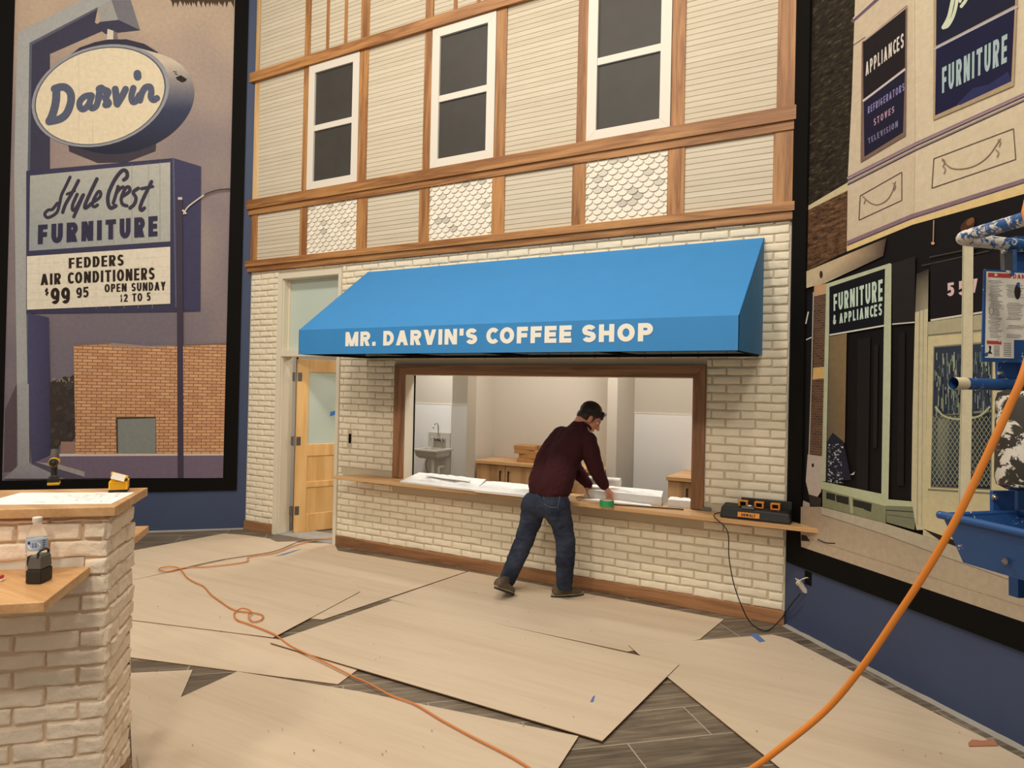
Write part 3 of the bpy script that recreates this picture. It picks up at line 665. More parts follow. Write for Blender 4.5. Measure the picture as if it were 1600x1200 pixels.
# water bottle
GLS = NT('clear_plastic'); GLS.b.inputs['Transmission Weight'].default_value = 1; GLS.b.inputs['IOR'].default_value = 1.12; GLS.b.inputs['Roughness'].default_value = .05
GLS.b.inputs['Base Color'].default_value = (.98, .98, .97, 1)
o = pG(56, 899, LZ)
bt = thing('water_bottle', 'clear plastic water bottle with white cap and blue label', 'bottle', o)
mb = MB(); prof = [(.024, .001), (.031, .006), (.0325, .014)]
for k in range(5): prof += [(.0325, .02+k*.014), (.030, .027+k*.014)]
prof += [(.0325, .09), (.032, .094), (.032, .135), (.0325, .139), (.030, .150), (.021, .172), (.0135, .186), (.0125, .198)]
mb.lathe(prof, n=28); mb.build('bottle_body', GLS.m, bt, world=False, smooth=True)
mb = MB(); mb.lathe([(.0325, .0945), (.0333, .095), (.0333, .134), (.0325, .1345)], n=28)
mb.build('label', mat('label_blue', rgb(176, 190, 208), .5), bt, world=False, smooth='auto')
mb = MB(); va = math.atan2(EYE.y-o.y, EYE.x-o.x)
def cyl(an, z, r=.0337): return Vector((r*math.cos(an), r*math.sin(an), z))
mb.face([cyl(va-.25+.62*math.cos(k*math.pi/8), .114+.0135*math.sin(k*math.pi/8)) for k in range(16)], 0, rgb(240, 240, 240))
mb.face([cyl(va-.75+.16*math.cos(k*math.pi/6), .124+.006*math.sin(k*math.pi/6), .0339) for k in range(12)], 0, rgb(40, 64, 120))
for k, z in enumerate((.119, .113, .108)): mb.face([cyl(va-.42+.0*k, z, .0339), cyl(va-.0, z, .0339), cyl(va-.0, z+.0035, .0339), cyl(va-.42, z+.0035, .0339)], 0, rgb(90, 108, 150))
for k in range(4): mb.face([cyl(va+.55, .103+k*.008, .0337), cyl(va+.85, .103+k*.008, .0337), cyl(va+.85, .107+k*.008, .0337), cyl(va+.55, .107+k*.008, .0337)], 0, rgb(60, 90, 150))
mb.build('label_print', INKP, bt, world=False, colors=True, clean=False)
mb = MB(); mb.lathe([(.0145, .192), (.0155, .194), (.0155, .210), (.0135, .2115)], n=24); mb.build('cap', WHITE, bt, world=False, smooth='auto')

# black battery with clear guard (laser level)
o = pG(61, 909, LZ)
ll = thing('laser_level', 'small black boxy laser level standing in front of the water bottle', 'laser level', o, math.radians(-58))
mb = MB(); mb.box(-.034, .034, -.026, .026, .001, .050); mb.build('battery', TBLK, ll, world=False, bevel=.005)
mb = MB(); mb.hexa([(-.033, -.025, .050), (.033, -.025, .050), (.033, .025, .050), (-.033, .025, .050)], [(-.029, -.016, .098), (.029, -.016, .098), (.029, .022, .098), (-.029, .022, .098)]); mb.build('housing', TGRY, ll, world=False, bevel=.006)
mb = MB(); mb.hexa([(-.018, -.0255, .058), (.018, -.0255, .058), (.018, -.02, .058), (-.018, -.02, .058)], [(-.016, -.0195, .088), (.016, -.0195, .088), (.016, -.014, .088), (-.016, -.014, .088)]); mb.build('window_lens', CHROME, ll, world=False, bevel=.002)
mb = MB()
for k in range(5): mb.box(.004+k*.005, .0065+k*.005, -.0265, -.016, .060, .095)
mb.build('vent_grille', TBLK, ll, world=False)
mb = MB(); mb.tube([(-.028, .012, .095), (-.028, .012, .106), (-.016, .012, .113), (.016, .012, .113), (.028, .012, .106), (.028, .012, .09)], .004, 8); mb.build('carry_handle', TBLK, ll, world=False, smooth='auto')
mb = MB(); mb.box(-.004, -.001, -.0268, -.026, .010, .03); mb.build('tab', WHITE, ll, world=False)
# red handled pliers end at the picture edge
o = pG(0, 908, LZ); rd_ = thing('utility_knife', 'red and white tool end on the lower bar shelf at the left edge', 'tool', o+Vector((0, 0, .001)), math.radians(28))
mb = MB(); mb.box(-.14, .008, -.011, .011, .008, .02); mb.build('handle', mat('red_plastic', rgb(200, 60, 50), .4), rd_, world=False, bevel=.004)
mb = MB(); mb.box(-.13, .012, -.009, .009, 0, .008); mb.build('blade_guard', WHITE, rd_, world=False, bevel=.002)

# ================================================================ plywood floor protection
def poly_sheet(px, z, label, th=.0055):
    P = [pG(x, y, z+th) for x, y in px]; c = sum(P, Vector())/len(P)
    mb = MB(); n = len(P); lo = [Vector((p.x, p.y, z)) for p in P]; hi = [Vector((p.x, p.y, z+th)) for p in P]
    b = len(mb.v); mb.v += lo+hi
    mb.idx([b+n-1-k for k in range(n)], 1); mb.idx([b+n+k for k in range(n)], 0)
    for k in range(n): mb.idx([b+k, b+(k+1) % n, b+n+(k+1) % n, b+n+k], 1)
    o = mb.build('plywood_sheet', [PLY, PLYE]); return tag(o, label, 'plywood sheet', 'plywood sheets covering the floor')
E1 = .0062
poly_sheet([(150, 871), (350, 833.5), (384, 836), (421, 841.5), (432, 846.5), (463, 846), (470, 849), (284, 889), (150, 919)], .0005, 'plywood floor sheet farthest back left, along the blue wall toward the doorway')
poly_sheet([(484, 966), (504, 968), (729, 893), (528, 860.5), (522, 849), (480, 848), (400, 900)], .0005, 'plywood floor sheet against the brick wall between doorway and man')
poly_sheet([(120, 925), (282, 890.5), (473, 847), (505, 853), (563, 924), (427, 996), (120, 958)], .0005+E1, 'plywood floor sheet with the loop of orange cord lying on it')
poly_sheet([(607, 936), (732, 893), (1131, 967.5), (1093, 999), (981, 1018), (700, 958)], .0005, 'plywood floor sheet under the feet of the man')
poly_sheet([(80, 951), (420, 997), (470, 1003), (559, 1046), (528, 1069), (80, 1011)], .0005, 'long narrow plywood floor sheet left of the centre sheet, beside the brick bar')
poly_sheet([(982, 1008), (1094, 1000), (1207, 991.5), (1232, 998), (1540, 1154), (1700, 1240), (1400, 1300), (1219, 1200), (1042, 1057), (998, 1022)], .0005+E1, 'plywood floor sheet at the right along the blue wall')
poly_sheet([(422, 1004), (613, 938), (1061, 1038), (941, 1157.5)], .0005+2*E1, 'plywood floor sheet in the centre, lying over its neighbours')
poly_sheet([(371, 1049), (560, 1080), (904, 1150), (872, 1200), (800, 1320), (235, 1330), (214, 1179), (283, 1089)], .0005+E1, 'largest plywood floor sheet at the bottom of the view')
poly_sheet([(200, 1051.5), (301, 1046.5), (283, 1088), (250, 1240), (208, 1240), (206, 1180)], .0005, 'plywood floor sheet with one corner showing beside the foot of the brick bar')
# bits on the floor
BTAPE = mat('blue_tape', rgb(86, 118, 178), .6)
def tape(px, z, label):
    mb = MB(); mb.prism([pG(x, y, z) for x, y in px], (0, 0, .0006)); tag(mb.build('tape_strip', BTAPE), label, 'tape', 'blue tape scraps')
ZS = .0005+2*E1+.0002
tape([(1172, 991.5), (1182, 989.5), (1196, 1002), (1187, 1003.5)], ZS, 'short blue tape strip on the floor sheet near the right wall corner')
tape([(430, 869), (462, 859.5), (471, 858), (444, 867)], ZS, 'faded blue tape strip on the floor sheet in front of the doorway')
tape([(922, 1097), (926, 1089), (930, 1086), (927, 1097)], ZS+E1, 'tiny blue tape scrap on the centre floor sheet')
mb = MB(); Mt = Matrix.Translation((hx, hy, 0)) @ Matrix.Rotation(math.radians(66), 4, 'Z')
mb.prism([Mt @ Vector((x, -.0068, z)) for x, z in ((.405, 1.365), (.52, 1.40), (.53, 1.45), (.41, 1.42))], (Mt.to_3x3() @ Vector((0, -.001, 0))))
tag(mb.build('tape_strip', mat('bright_blue_tape', rgb(60, 130, 210), .6)), 'bright blue tape piece stuck on the frosted glass of the door', 'tape')
mb = MB(); mb.prism([pG(x, y, ZS) for x, y in ((1513, 1162), (1519, 1157), (1536, 1159), (1552, 1156), (1559, 1166), (1514, 1167))], (0, 0, .006))
tag(mb.build('wood_scrap', mat('red_brown_scrap', rgb(178, 122, 92), .8)), 'broken reddish brown wood scrap on the right floor sheet', 'scrap')
rd = random.Random(5); mb = MB()
for k in range(70):
    x, y = rd.uniform(230, 1500), rd.uniform(880, 1190); p = pG(x, y, ZS+.006)
    if rd.random() < .4: p.z = ZS+.006
    s_ = rd.uniform(.002, .006); mb.ball(p, (s_, s_*.7, .0012), 6, 4)
tag(mb.build('sawdust_crumbs', mat('debris', rgb(120, 96, 70), .9)), 'small crumbs of debris scattered over the floor sheets', 'debris', kind='stuff')

# ================================================================ cords
def spline(pts, n=12):
    P = [Vector(p) for p in pts]; out = []
    for k in range(len(P)-1):
        p0 = P[max(k-1, 0)]; p1 = P[k]; p2 = P[k+1]; p3 = P[min(k+2, len(P)-1)]
        for i in range(n):
            t = i/n; out.append(.5*((2*p1)+(p2-p0)*t+(2*p0-5*p1+4*p2-p3)*t*t+(3*p1-p0-3*p2+p3)*t*t*t))
    return out+[P[-1]]
ORANGE = mat('orange_cord', rgb(208, 128, 66), .55); ORANGE2 = mat('bright_orange_cord', rgb(222, 132, 48), .45)
ZC = .0005+3*E1+.0055
c1 = [(640, 826), (560, 838), (500, 843), (462, 852), (430, 864), (390, 870), (384, 878), (330, 885), (290, 887), (262, 893), (248, 889), (262, 885.5), (280, 888), (292, 902), (305, 910), (318, 916), (330, 929), (345, 940), (360, 950), (375, 955), (400, 958), (411, 962), (407, 969), (395, 971), (388, 965), (392, 958), (378, 953), (366, 958), (370, 968), (386, 974), (400, 979), (415, 985), (432, 993), (452, 1008), (480, 1022), (510, 1036), (548, 1055), (575, 1067), (610, 1086), (648, 1100), (690, 1125), (740, 1152), (800, 1183), (850, 1215), (960, 1290)]
P = [pG(x, y, ZC) for x, y in c1]
for k, z in ((24, .012), (25, .014), (26, .012)): P[k].z += z
tag(MB.build((lambda m: (m.tube(spline(P, 8), .0052, 8), m)[1])(MB()), 'extension_cord', ORANGE, smooth='auto'), 'long orange extension cord snaking across the plywood floor from the doorway', 'cord')
c2 = [(505, 842), (470, 845.5), (430, 861), (380, 869.5), (340, 876), (283, 888.5)]
mb = MB(); mb.tube(spline([pG(x, y, ZC-.002) for x, y in c2], 8), .0038, 8)
tag(mb.build('extension_cord', mat('brown_cord', rgb(96, 62, 40), .6), smooth='auto'), 'thin dark cord running beside the orange one out of the doorway', 'cord')
def pd(x, y, d): return EYE+ray(x, y)*d
c3 = [(1690, 250, .90), (1640, 420, .88), (1605, 565, .86), (1575, 640, .87), (1535, 727, .89), (1500, 800, .91), (1455, 880, .94), (1400, 965, .98), (1345, 1045, 1.02), (1290, 1110, 1.06), (1220, 1168, 1.10), (1165, 1208, 1.14), (1040, 1290, 1.25)]
P = [pd(*c) for c in c3]
P.append(Vector((P[-1].x-.12, P[-1].y-.1, .4))); P.append(Vector((P[-1].x-.05, P[-1].y-.1, .006))); P.append(Vector((P[-1].x+.4, P[-1].y-.5, .006)))
P = [Vector((1.05, -4.3, 2.2)), Vector((.86, -4.55, 2.22))]+P
mb = MB(); mb.tube(spline(P, 10), .0050, 10)
tag(mb.build('extension_cord', ORANGE2, smooth='auto'), 'thick bright orange cord hanging diagonally in the right foreground', 'cord')
# charger on the counter board, its cord and the loose receptacle
o = Vector((-.84, -.14, SZ+.0005))
ch = thing('battery_charger', 'black and yellow jobsite radio charger at the right end of the counter board', 'charger', o, 0)
mb = MB(); mb.hexa([(-.27, -.10, 0), (.235, -.10, 0), (.235, .06, 0), (-.27, .06, 0)], [(-.26, -.085, .085), (.225, -.085, .075), (.225, .055, .09), (-.26, .055, .10)]); mb.build('housing', TBLK, ch, world=False, bevel=.012)
mb = MB(); mb.box(-.14, .225, .045, .075, .085, .145); mb.build('back_panel', TBLK, ch, world=False, bevel=.004)
ORP = mat('charger_orange', rgb(236, 150, 50), .45)
for x in (-.115, .0, .115):
    mb = MB(); mb.box(x-.033, x-.022, -.02, .04, .085, .128); mb.box(x+.022, x+.033, -.02, .04, .085, .128); mb.box(x-.033, x+.033, -.02, .04, .122, .130); mb.box(x-.03, x+.03, -.02, .04, .083, .09)
    mb.build('battery_port', ORP, ch, world=False, bevel=.003)
mb = MB(); mb.hexa([(-.135, -.112, .022), (.02, -.112, .022), (.02, -.09, .022), (-.135, -.09, .022)], [(-.135, -.106, .056), (.02, -.106, .056), (.02, -.08, .056), (-.135, -.08, .056)]); put_text(mb, 'DEWALT', ((-.108, -.1095, .048), (-.008, -.1095, .048), (-.008, -.1135, .030), (-.108, -.1135, .030)), 1, w0=.7, t=.24, gap=.14)
mb.build('name_plate', [ORP, TBLK], ch, world=False, clean=False)
mb = MB(); mb.box(-.112, -.02, -.095, -.03, .08, .098); mb.build('tray', TGRY, ch, world=False, bevel=.005)
mb = MB(); mb.ball((-.06, -.07, .103), (.03, .012, .010), 10, 7); mb.build('keys', CHROME, ch, world=False, smooth=True)
mb = MB()
P = [Vector((-1.115, -.20, SZ+.03)), Vector((-1.14, -.285, SZ+.012)), pF(1136.5, 830, .305), pF(1139, 870, .30), pF(1146, 910, .30), pF(1158, 945, .30), pG(1172, 972, .02), pG(1192, 985, .012), pG(1205, 982, .012), pG(1222, 965, .06), pR(1236, 945, .05), pR(1250, 928, .045)]
mb.tube(spline(P, 10), .0042, 8)
tag(mb.build('power_cord', TBLK, smooth='auto'), 'thin black power cord hanging from the charger to the wall receptacle', 'cord')
o = pR(1253, 917, .03)
rc = thing('wall_receptacle', 'loose white receptacle hanging by its wires from the hole in the right blue wall', 'receptacle', o)
mb = MB(); Mr = Matrix.Translation(o) @ Matrix.Rotation(math.radians(-135), 4, 'Z') @ Matrix.Rotation(math.radians(38), 4, 'Y')
mb.box(-.015, .013, -.016, .016, -.05, .05, 0, Mr); mb.box(-.004, .0, -.02, .02, -.075, .075, 0, Mr); mb.build('receptacle_body', WHITE, rc, bevel=.003)
mb = MB(); h = pR(1263, 903, .0); mb.tube(spline([o, o+NR*.05+Vector((0, 0, .03)), h+NR*.03, h], 6), .004, 6); mb.tube(spline([o+Vector((.02, 0, 0)), o+NR*.06+Vector((.03, 0, .05)), h+NR*.02], 6), .003, 6); mb.build('wire', CREAM, rc, smooth='auto')
mb = MB(); uu = (h.x-XR)/Q; mb.hexa([wR(uu-.035, h.z-.05, 0), wR(uu+.035, h.z-.05, 0), wR(uu+.035, h.z+.045, 0), wR(uu-.035, h.z+.045, 0)], [wR(uu-.035, h.z-.05, .003), wR(uu+.035, h.z-.05, .003), wR(uu+.035, h.z+.045, .003), wR(uu-.035, h.z+.045, .003)])
tag(mb.build('outlet_box', BLACK), 'dark open electrical box cut into the right blue wall', 'outlet box')
mb = MB(); mb.box(-5.088, -5.052, -.004, .0, 1.12, 1.22); mb.box(-5.08, -5.06, -.008, -.004, 1.15, 1.17); mb.box(-5.08, -5.06, -.008, -.004, 1.185, 1.205)
tag(mb.build('outlet_box', BLACK, bevel=.001), 'small dark outlet box set in the white bricks beside the doorway', 'outlet box')
mb = MB(); mb.box(-1.29, -1.225, -.035, -.012, SZ+.001, SZ+.03)
tag(mb.build('shim_block', GREYM), 'little grey metal shim under the right foot of the hatch casing', 'shim')

# ================================================================ paper on the counter board
def crumple(name, px, z, label, n=22, amp=.012, seed=1, ink=60, th=.004, lift=None):
    """a stack of limp plan sheets: quad outline in the plane of the board, wavy on top"""
    c = [Vector((x, y, z)) for x, y in px]; mb = MB(); N = n
    def pt(u, v):
        p = onp4(c, u, v); e = min(u, 1-u, v, 1-v)
        h = amp*(.6+noise.noise(Vector((u*3.1+seed*7, v*2.3, seed)))+.55*abs(noise.noise(Vector((u*7+v*4+seed, v*5-u*3, seed+2)))))*min(1, .25+e*5)
        if lift: h += lift(u, v)
        p.x += .008*noise.noise(Vector((u*6, v*6, seed+3))); p.y += .008*noise.noise(Vector((u*6, v*6, seed+9)))
        return p+Vector((0, 0, th+max(0, h)))
    G = [[pt(i/N, j/N) for i in range(N+1)] for j in range(N+1)]; b = len(mb.v)
    wc = rgb(246, 243, 238)
    for r in G: mb.v += r
    for j in range(N):
        for i in range(N): p = b+j*(N+1)+i; mb.idx([p, p+1, p+N+2, p+N+1], 0, wc)
    edge = [G[0][i] for i in range(N+1)]+[G[j][N] for j in range(1, N+1)]+[G[N][i] for i in range(N-1, -1, -1)]+[G[j][0] for j in range(N-1, 0, -1)]
    for k in range(len(edge)):
        a, d = edge[k], edge[(k+1) % len(edge)]
        mb.face([Vector((a.x, a.y, z)), Vector((d.x, d.y, z)), d, a], 0, rgb(226, 222, 216))
    rr = random.Random(seed)
    for _ in range(ink):
        i, j = rr.randrange(1, N-1), rr.randrange(1, N-1); a, d, e = G[j][i], G[j][i+1], G[j+1][i]
        u0, v0 = rr.random()*.6, rr.random()*.6; lu, lv = rr.choice(((.9, .05), (.05, .9), (.4, .3)))
        g = rr.randint(196, 222); f = lambda u, v: a+(d-a)*u+(e-a)*v+Vector((0, 0, .0012))
        mb.face([f(u0, v0), f(min(1, u0+lu), v0), f(min(1, u0+lu), min(1, v0+lv)), f(u0, min(1, v0+lv))], 0, rgb(g, g, g+6))
    return tag(mb.build(name, INKP, colors=True, smooth=False), label, 'drawings')
B1 = SZ+.0008
crumple('plan_sheets', ((-3.27, -.30), (-3.42, .13), (-4.24, .14), (-4.17, -.26)), B1, 'limp stack of white plan drawings at the left end of the hatch counter', amp=.028, seed=2, ink=22, th=.010, lift=lambda u, v: .040*v)
crumple('plan_sheets', ((-2.45, -.31), (-2.72, .14), (-3.41, .14), (-3.262, -.32)), B1, 'rumpled white plan drawings on the counter left of the man', amp=.026, seed=5, ink=22, th=.016, lift=lambda u, v: .018*v)
crumple('plan_sheets', ((-3.42, -.17), (-3.52, .03), (-3.90, .09), (-3.98, -.09)), SZ+.060, 'smaller folded plan lying on top of the left stack of drawings', amp=.014, seed=21, ink=12)
crumple('plan_sheets', ((-1.68, -.10), (-1.72, -.02), (-2.20, -.02), (-2.28, -.13)), B1, 'thin plan sheets under the hand of the man', amp=.007, seed=7, ink=22)
crumple('plan_sheets', ((-1.63, -.01), (-1.66, .14), (-2.36, .14), (-2.32, -.01)), B1, 'thick stack of plan drawings on the counter right of the man', amp=.014, seed=11, ink=22, th=.070, lift=lambda u, v: .030*v)
crumple('plan_sheets', ((-1.40, .02), (-1.40, .145), (-1.60, .145), (-1.58, .0)), B1, 'short folded plan set against the right hatch casing', amp=.010, seed=13, ink=12, th=.055)
mb = MB(); a, d = Vector((-2.46, .03, SZ+.150)), Vector((-2.02, .08, SZ+.152))
mb.tube([a, d], .036, 20); mb.tube([a-(d-a)*.002, d+(d-a)*.002], .022, 16)
tag(mb.build('rolled_drawing', PAPER, smooth='auto'), 'rolled white drawing lying across the plan stack on the counter', 'paper roll')
mb = MB(); mb.prism([pG(x, y, SZ+.0004) for x, y in ((899, 778), (916, 770), (922, 774), (905, 783))], (0, 0, .004))
tag(mb.build('cardboard_piece', mat('cardboard', rgb(168, 124, 78), .8)), 'flat brown cardboard piece on the counter beside the hand of the man', 'cardboard')
mb = MB(); a, d = Vector((-1.98, -.225, SZ+.007)), Vector((-1.42, -.10, SZ+.007)); mb.tube([a, d], .006, 8)
tag(mb.build('dowel_rod', mat('dark_wood', rgb(96, 66, 42), .6)), 'thin dark rod lying on the counter beside the green tape', 'rod')
o = pG(948, 791, SZ); tr = thing('tape_roll', 'roll of green masking tape standing flat on the counter edge', 'tape', o+Vector((0, 0, .0005)))
GT = mat('green_tape', rgb(52, 150, 84), .45)
mb = MB(); n_ = 32
def ring(mb, r0, r1, z0, z1, n=32):
    b = len(mb.v)
    for r, z in ((r0, z0), (r1, z0), (r1, z1), (r0, z1)):
        for a in range(n): mb.v.append(Vector((r*math.cos(2*math.pi*a/n), r*math.sin(2*math.pi*a/n), z)))
    for k in range(4):
        for a in range(n): a2 = (a+1) % n; k2 = (k+1) % 4; mb.idx([b+k*n+a, b+k*n+a2, b+k2*n+a2, b+k2*n+a])
ring(mb, .041, .058, 0, .048); mb.build('tape_winding', GT, tr, world=False, smooth='auto')
mb = MB(); ring(mb, .038, .041, .0, .0482); mb.build('core', mat('tape_core', rgb(220, 210, 190), .7), tr, world=False, smooth='auto')

# ================================================================ things in the coffee shop
hand = mat('black_handle', rgb(28, 24, 22), .4)
def cabinet(x0, x1, y0, y1, h, label, nd, end=None):
    t = thing('base_cabinet', label, 'cabinet', ((x0+x1)/2, (y0+y1)/2, 0))
    mb = MB(); mb.box(x0, x1, y0+.02, y1, .09, h-.04); mb.box(x0+.03, x1-.03, y0+.07, y1, 0, .09); mb.build('body', end or CABW, t)
    mb = MB(); mb.box(x0-.012, x1+.012, y0-.02, y1, h-.04, h); mb.build('worktop', TOPW, t, bevel=.003)
    wd = (x1-x0)/nd
    for k in range(nd):
        a, b = x0+k*wd+.003, x0+(k+1)*wd-.003
        mb = MB(); mb.box(a, b, y0, y0+.02, .095, h-.048); d = mb.build('door', CABW, t, bevel=.002)
        hxx = b-.05 if k % 2 == 0 else a+.05
        mb = MB(); mb.box(hxx-.007, hxx+.007, y0-.03, y0-.018, h-.29, h-.10); mb.box(hxx-.006, hxx+.006, y0-.02, y0, h-.28, h-.265); mb.box(hxx-.006, hxx+.006, y0-.02, y0, h-.125, h-.11); mb.build('handle', hand, d)
    return t
cabinet(-4.19, -2.63, 1.17, 1.648, .91, 'long oak base cabinet along the back wall of the coffee shop', 4)
cabinet(-1.90, -.9, 1.10, 1.788, .91, 'oak base cabinet with grey end panel behind the right hatch casing', 4, GREYM)
KR = mat('kraft_carton', rgb(176, 128, 78), .75, var=.08, vscale=10); KD = mat('carton_tape', rgb(140, 98, 58), .6)
bz = .911
for k, (w_, h_, rz, lb_, dx) in enumerate(((.27, .047, .05, 'bottom kraft carton of the stack on the back cabinet', .02), (.28, .044, -.06, 'second kraft carton from the bottom of the cabinet stack, half open', .05), (.27, .047, .10, 'third kraft carton up in the stack on the back cabinet', -.02), (.26, .047, .02, 'topmost kraft carton of the stack on the back cabinet', -.03))):
    t = thing('carton', lb_, 'carton', (-3.585+dx, 1.36, bz), rz, 'kraft cartons stacked on the back cabinet')
    mb = MB(); mb.box(-w_/2, w_/2, -.10, .10, 0, h_); mb.build('box', KR, t, world=False, bevel=.003)
    mb = MB(); mb.box(-w_/2-.0006, w_/2+.0006, -.025, .025, -.0002 if False else .0004, h_+.0006); mb.build('tape_band', KD, t, world=False); bz += h_+.0015
# hand sink
sk = thing('hand_sink', 'small stainless hand sink with gooseneck tap on the white wall panel', 'sink', (-5.58, 2.39, .86))
mb = MB(); sx0, sx1 = -5.78, -5.335; sy0, sy1 = 1.99, 2.385
mb.box(sx0+.01, sx1-.06, 2.37, 2.39, .88, 1.10); mb.build('backsplash', STEEL, sk, bevel=.003)
mb = MB(); R0 = [(sx0, sy0), (sx1, sy0), (sx1, sy1), (sx0, sy1)]; ins = lambda d: [(sx0+d, sy0+d), (sx1-d, sy0+d), (sx1-d, sy1-d), (sx0+d, sy1-d)]
loops = [[(x, y, .86) for x, y in R0], [(x, y, .885) for x, y in R0], [(x, y, .885) for x, y in ins(.045)], [(x, y, .80) for x, y in ins(.06)], [(x, y, .765) for x, y in ins(.09)]]
b = 0
for lp in loops: mb.v += [Vector(p) for p in lp]
for k in range(4):
    for a in range(4): a2 = (a+1) % 4; mb.idx([k*4+a, k*4+a2, k*4+4+a2, k*4+4+a])
mb.idx([16, 17, 18, 19])
b = len(mb.v); lo2 = [[(x, y, .86) for x, y in ins(.0)], [(x, y, .855) for x, y in ins(.03)], [(x, y, .79) for x, y in ins(.045)], [(x, y, .755) for x, y in ins(.08)]]
for lp in lo2: mb.v += [Vector(p) for p in lp]
for k in range(3):
    for a in range(4): a2 = (a+1) % 4; mb.idx([b+k*4+a, b+k*4+a2, b+k*4+4+a2, b+k*4+4+a])
mb.idx([b+12, b+13, b+14, b+15])
mb.build('basin', STEEL, sk, bevel=.006)
mb = MB(); mb.tube(spline([(-5.56, 2.35, .99), (-5.56, 2.33, 1.05), (-5.56, 2.31, 1.20), (-5.56, 2.27, 1.235), (-5.56, 2.21, 1.20), (-5.56, 2.2, 1.16)], 8), .009, 10); mb.box(-5.66, -5.46, 2.32, 2.36, .985, 1.015)
mb.build('tap', CHROME, sk, smooth='auto')
for s_ in (-1, 1):
    mb = MB(); cx_ = -5.56+s_*.075; mb.tube([(cx_, 2.33, 1.01), (cx_, 2.29, 1.02)], .014, 10)
    for an in range(4): mb.tube([(cx_, 2.285, 1.02), (cx_+.035*math.cos(an*math.pi/2+.4), 2.285, 1.02+.035*math.sin(an*math.pi/2+.4))], .006, 6)
    mb.build('tap_handle', CHROME, sk, smooth='auto')
PVC = mat('white_pipe', rgb(240, 238, 232), .4)
mb = MB(); mb.tube([(-5.56, 2.2, .76), (-5.56, 2.2, .55)], .022, 12); mb.tube(spline([(-5.56, 2.2, .58), (-5.56, 2.2, .50), (-5.53, 2.22, .46), (-5.49, 2.25, .50), (-5.49, 2.25, .62), (-5.49, 2.38, .62)], 6), .02, 12); mb.build('drain_pipe', PVC, sk, smooth='auto')
for x in (-5.71, -5.61):
    mb = MB(); mb.tube(spline([(x+.06, 2.3, .86), (x+.05, 2.25, .76), (x, 2.24, .66), (x+.01, 2.3, .5), (x+.03, 2.385, .42)], 6), .006, 8); mb.build('supply_hose', GREYM, sk, smooth='auto')

# ================================================================ printed murals
PRINT = colattr('mural_print', .6, .10, 26); PRINT.node_tree.nodes['Principled BSDF'].inputs['Specular IOR Level'].default_value = .15
def brickprint(name, c1, c2, mo, bw, rh, ms, ax):
    t = NT(name); tc = t.n('ShaderNodeTexCoord'); sx = t.n('ShaderNodeSeparateXYZ'); t.l(tc.outputs['Object'], sx.inputs[0])
    m = t.n('ShaderNodeMath', operation='MULTIPLY'); m.inputs[1].default_value = 1.41421*ax; t.l(sx.outputs[1], m.inputs[0])
    cb = t.n('ShaderNodeCombineXYZ'); t.l(m.outputs[0], cb.inputs[0]); t.l(sx.outputs[2], cb.inputs[1])
    bk = t.n('ShaderNodeTexBrick', offset=.5); bk.inputs['Scale'].default_value = 1; bk.inputs['Brick Width'].default_value = bw; bk.inputs['Row Height'].default_value = rh; bk.inputs['Mortar Size'].default_value = ms
    bk.inputs['Color1'].default_value = c1; bk.inputs['Color2'].default_value = c2; bk.inputs['Mortar'].default_value = mo
    t.l(cb.outputs[0], bk.inputs['Vector']); t.l(bk.outputs[0], t.b.inputs['Base Color']); t.b.inputs['Roughness'].default_value = .6
    return t.m
PB1 = brickprint('print_tan_brick', rgb(212, 162, 116), rgb(190, 136, 94), rgb(126, 82, 58), .10, .036, .0042, 1)
def mottle(name, c0, c1, c2):
    t = NT(name); tc = t.n('ShaderNodeTexCoord'); mp = t.n('ShaderNodeMapping'); mp.inputs['Rotation'].default_value = (0, 0, math.radians(45)); mp.inputs['Scale'].default_value = (18, 1, 46); t.l(tc.outputs['Object'], mp.inputs['Vector'])
    nz = t.n('ShaderNodeTexNoise', Scale=1.0, Detail=6.0, Roughness=.75); t.l(mp.outputs[0], nz.inputs['Vector']); cr = t.n('ShaderNodeValToRGB'); e = cr.color_ramp.elements
    e[0].position = .38; e[0].color = c0; e[1].position = .78; e[1].color = c2; k = e.new(.56); k.color = c1; t.l(nz.outputs[0], cr.inputs[0]); t.l(cr.outputs[0], t.b.inputs['Base Color']); t.b.inputs['Roughness'].default_value = .6
    t.b.inputs['Specular IOR Level'].default_value = .15
    return t.m
PB2 = mottle('print_dark_brick', rgb(22, 18, 15), rgb(50, 42, 30), rgb(120, 104, 78))
PB3 = brickprint('print_red_brick', rgb(100, 66, 46), rgb(66, 44, 32), rgb(112, 90, 70), .05, .018, .0022, 1)
PMESH = brickprint('print_door_mesh', rgb(120, 122, 104), rgb(64, 72, 80), rgb(26, 28, 38), .03, .02, .008, 1)
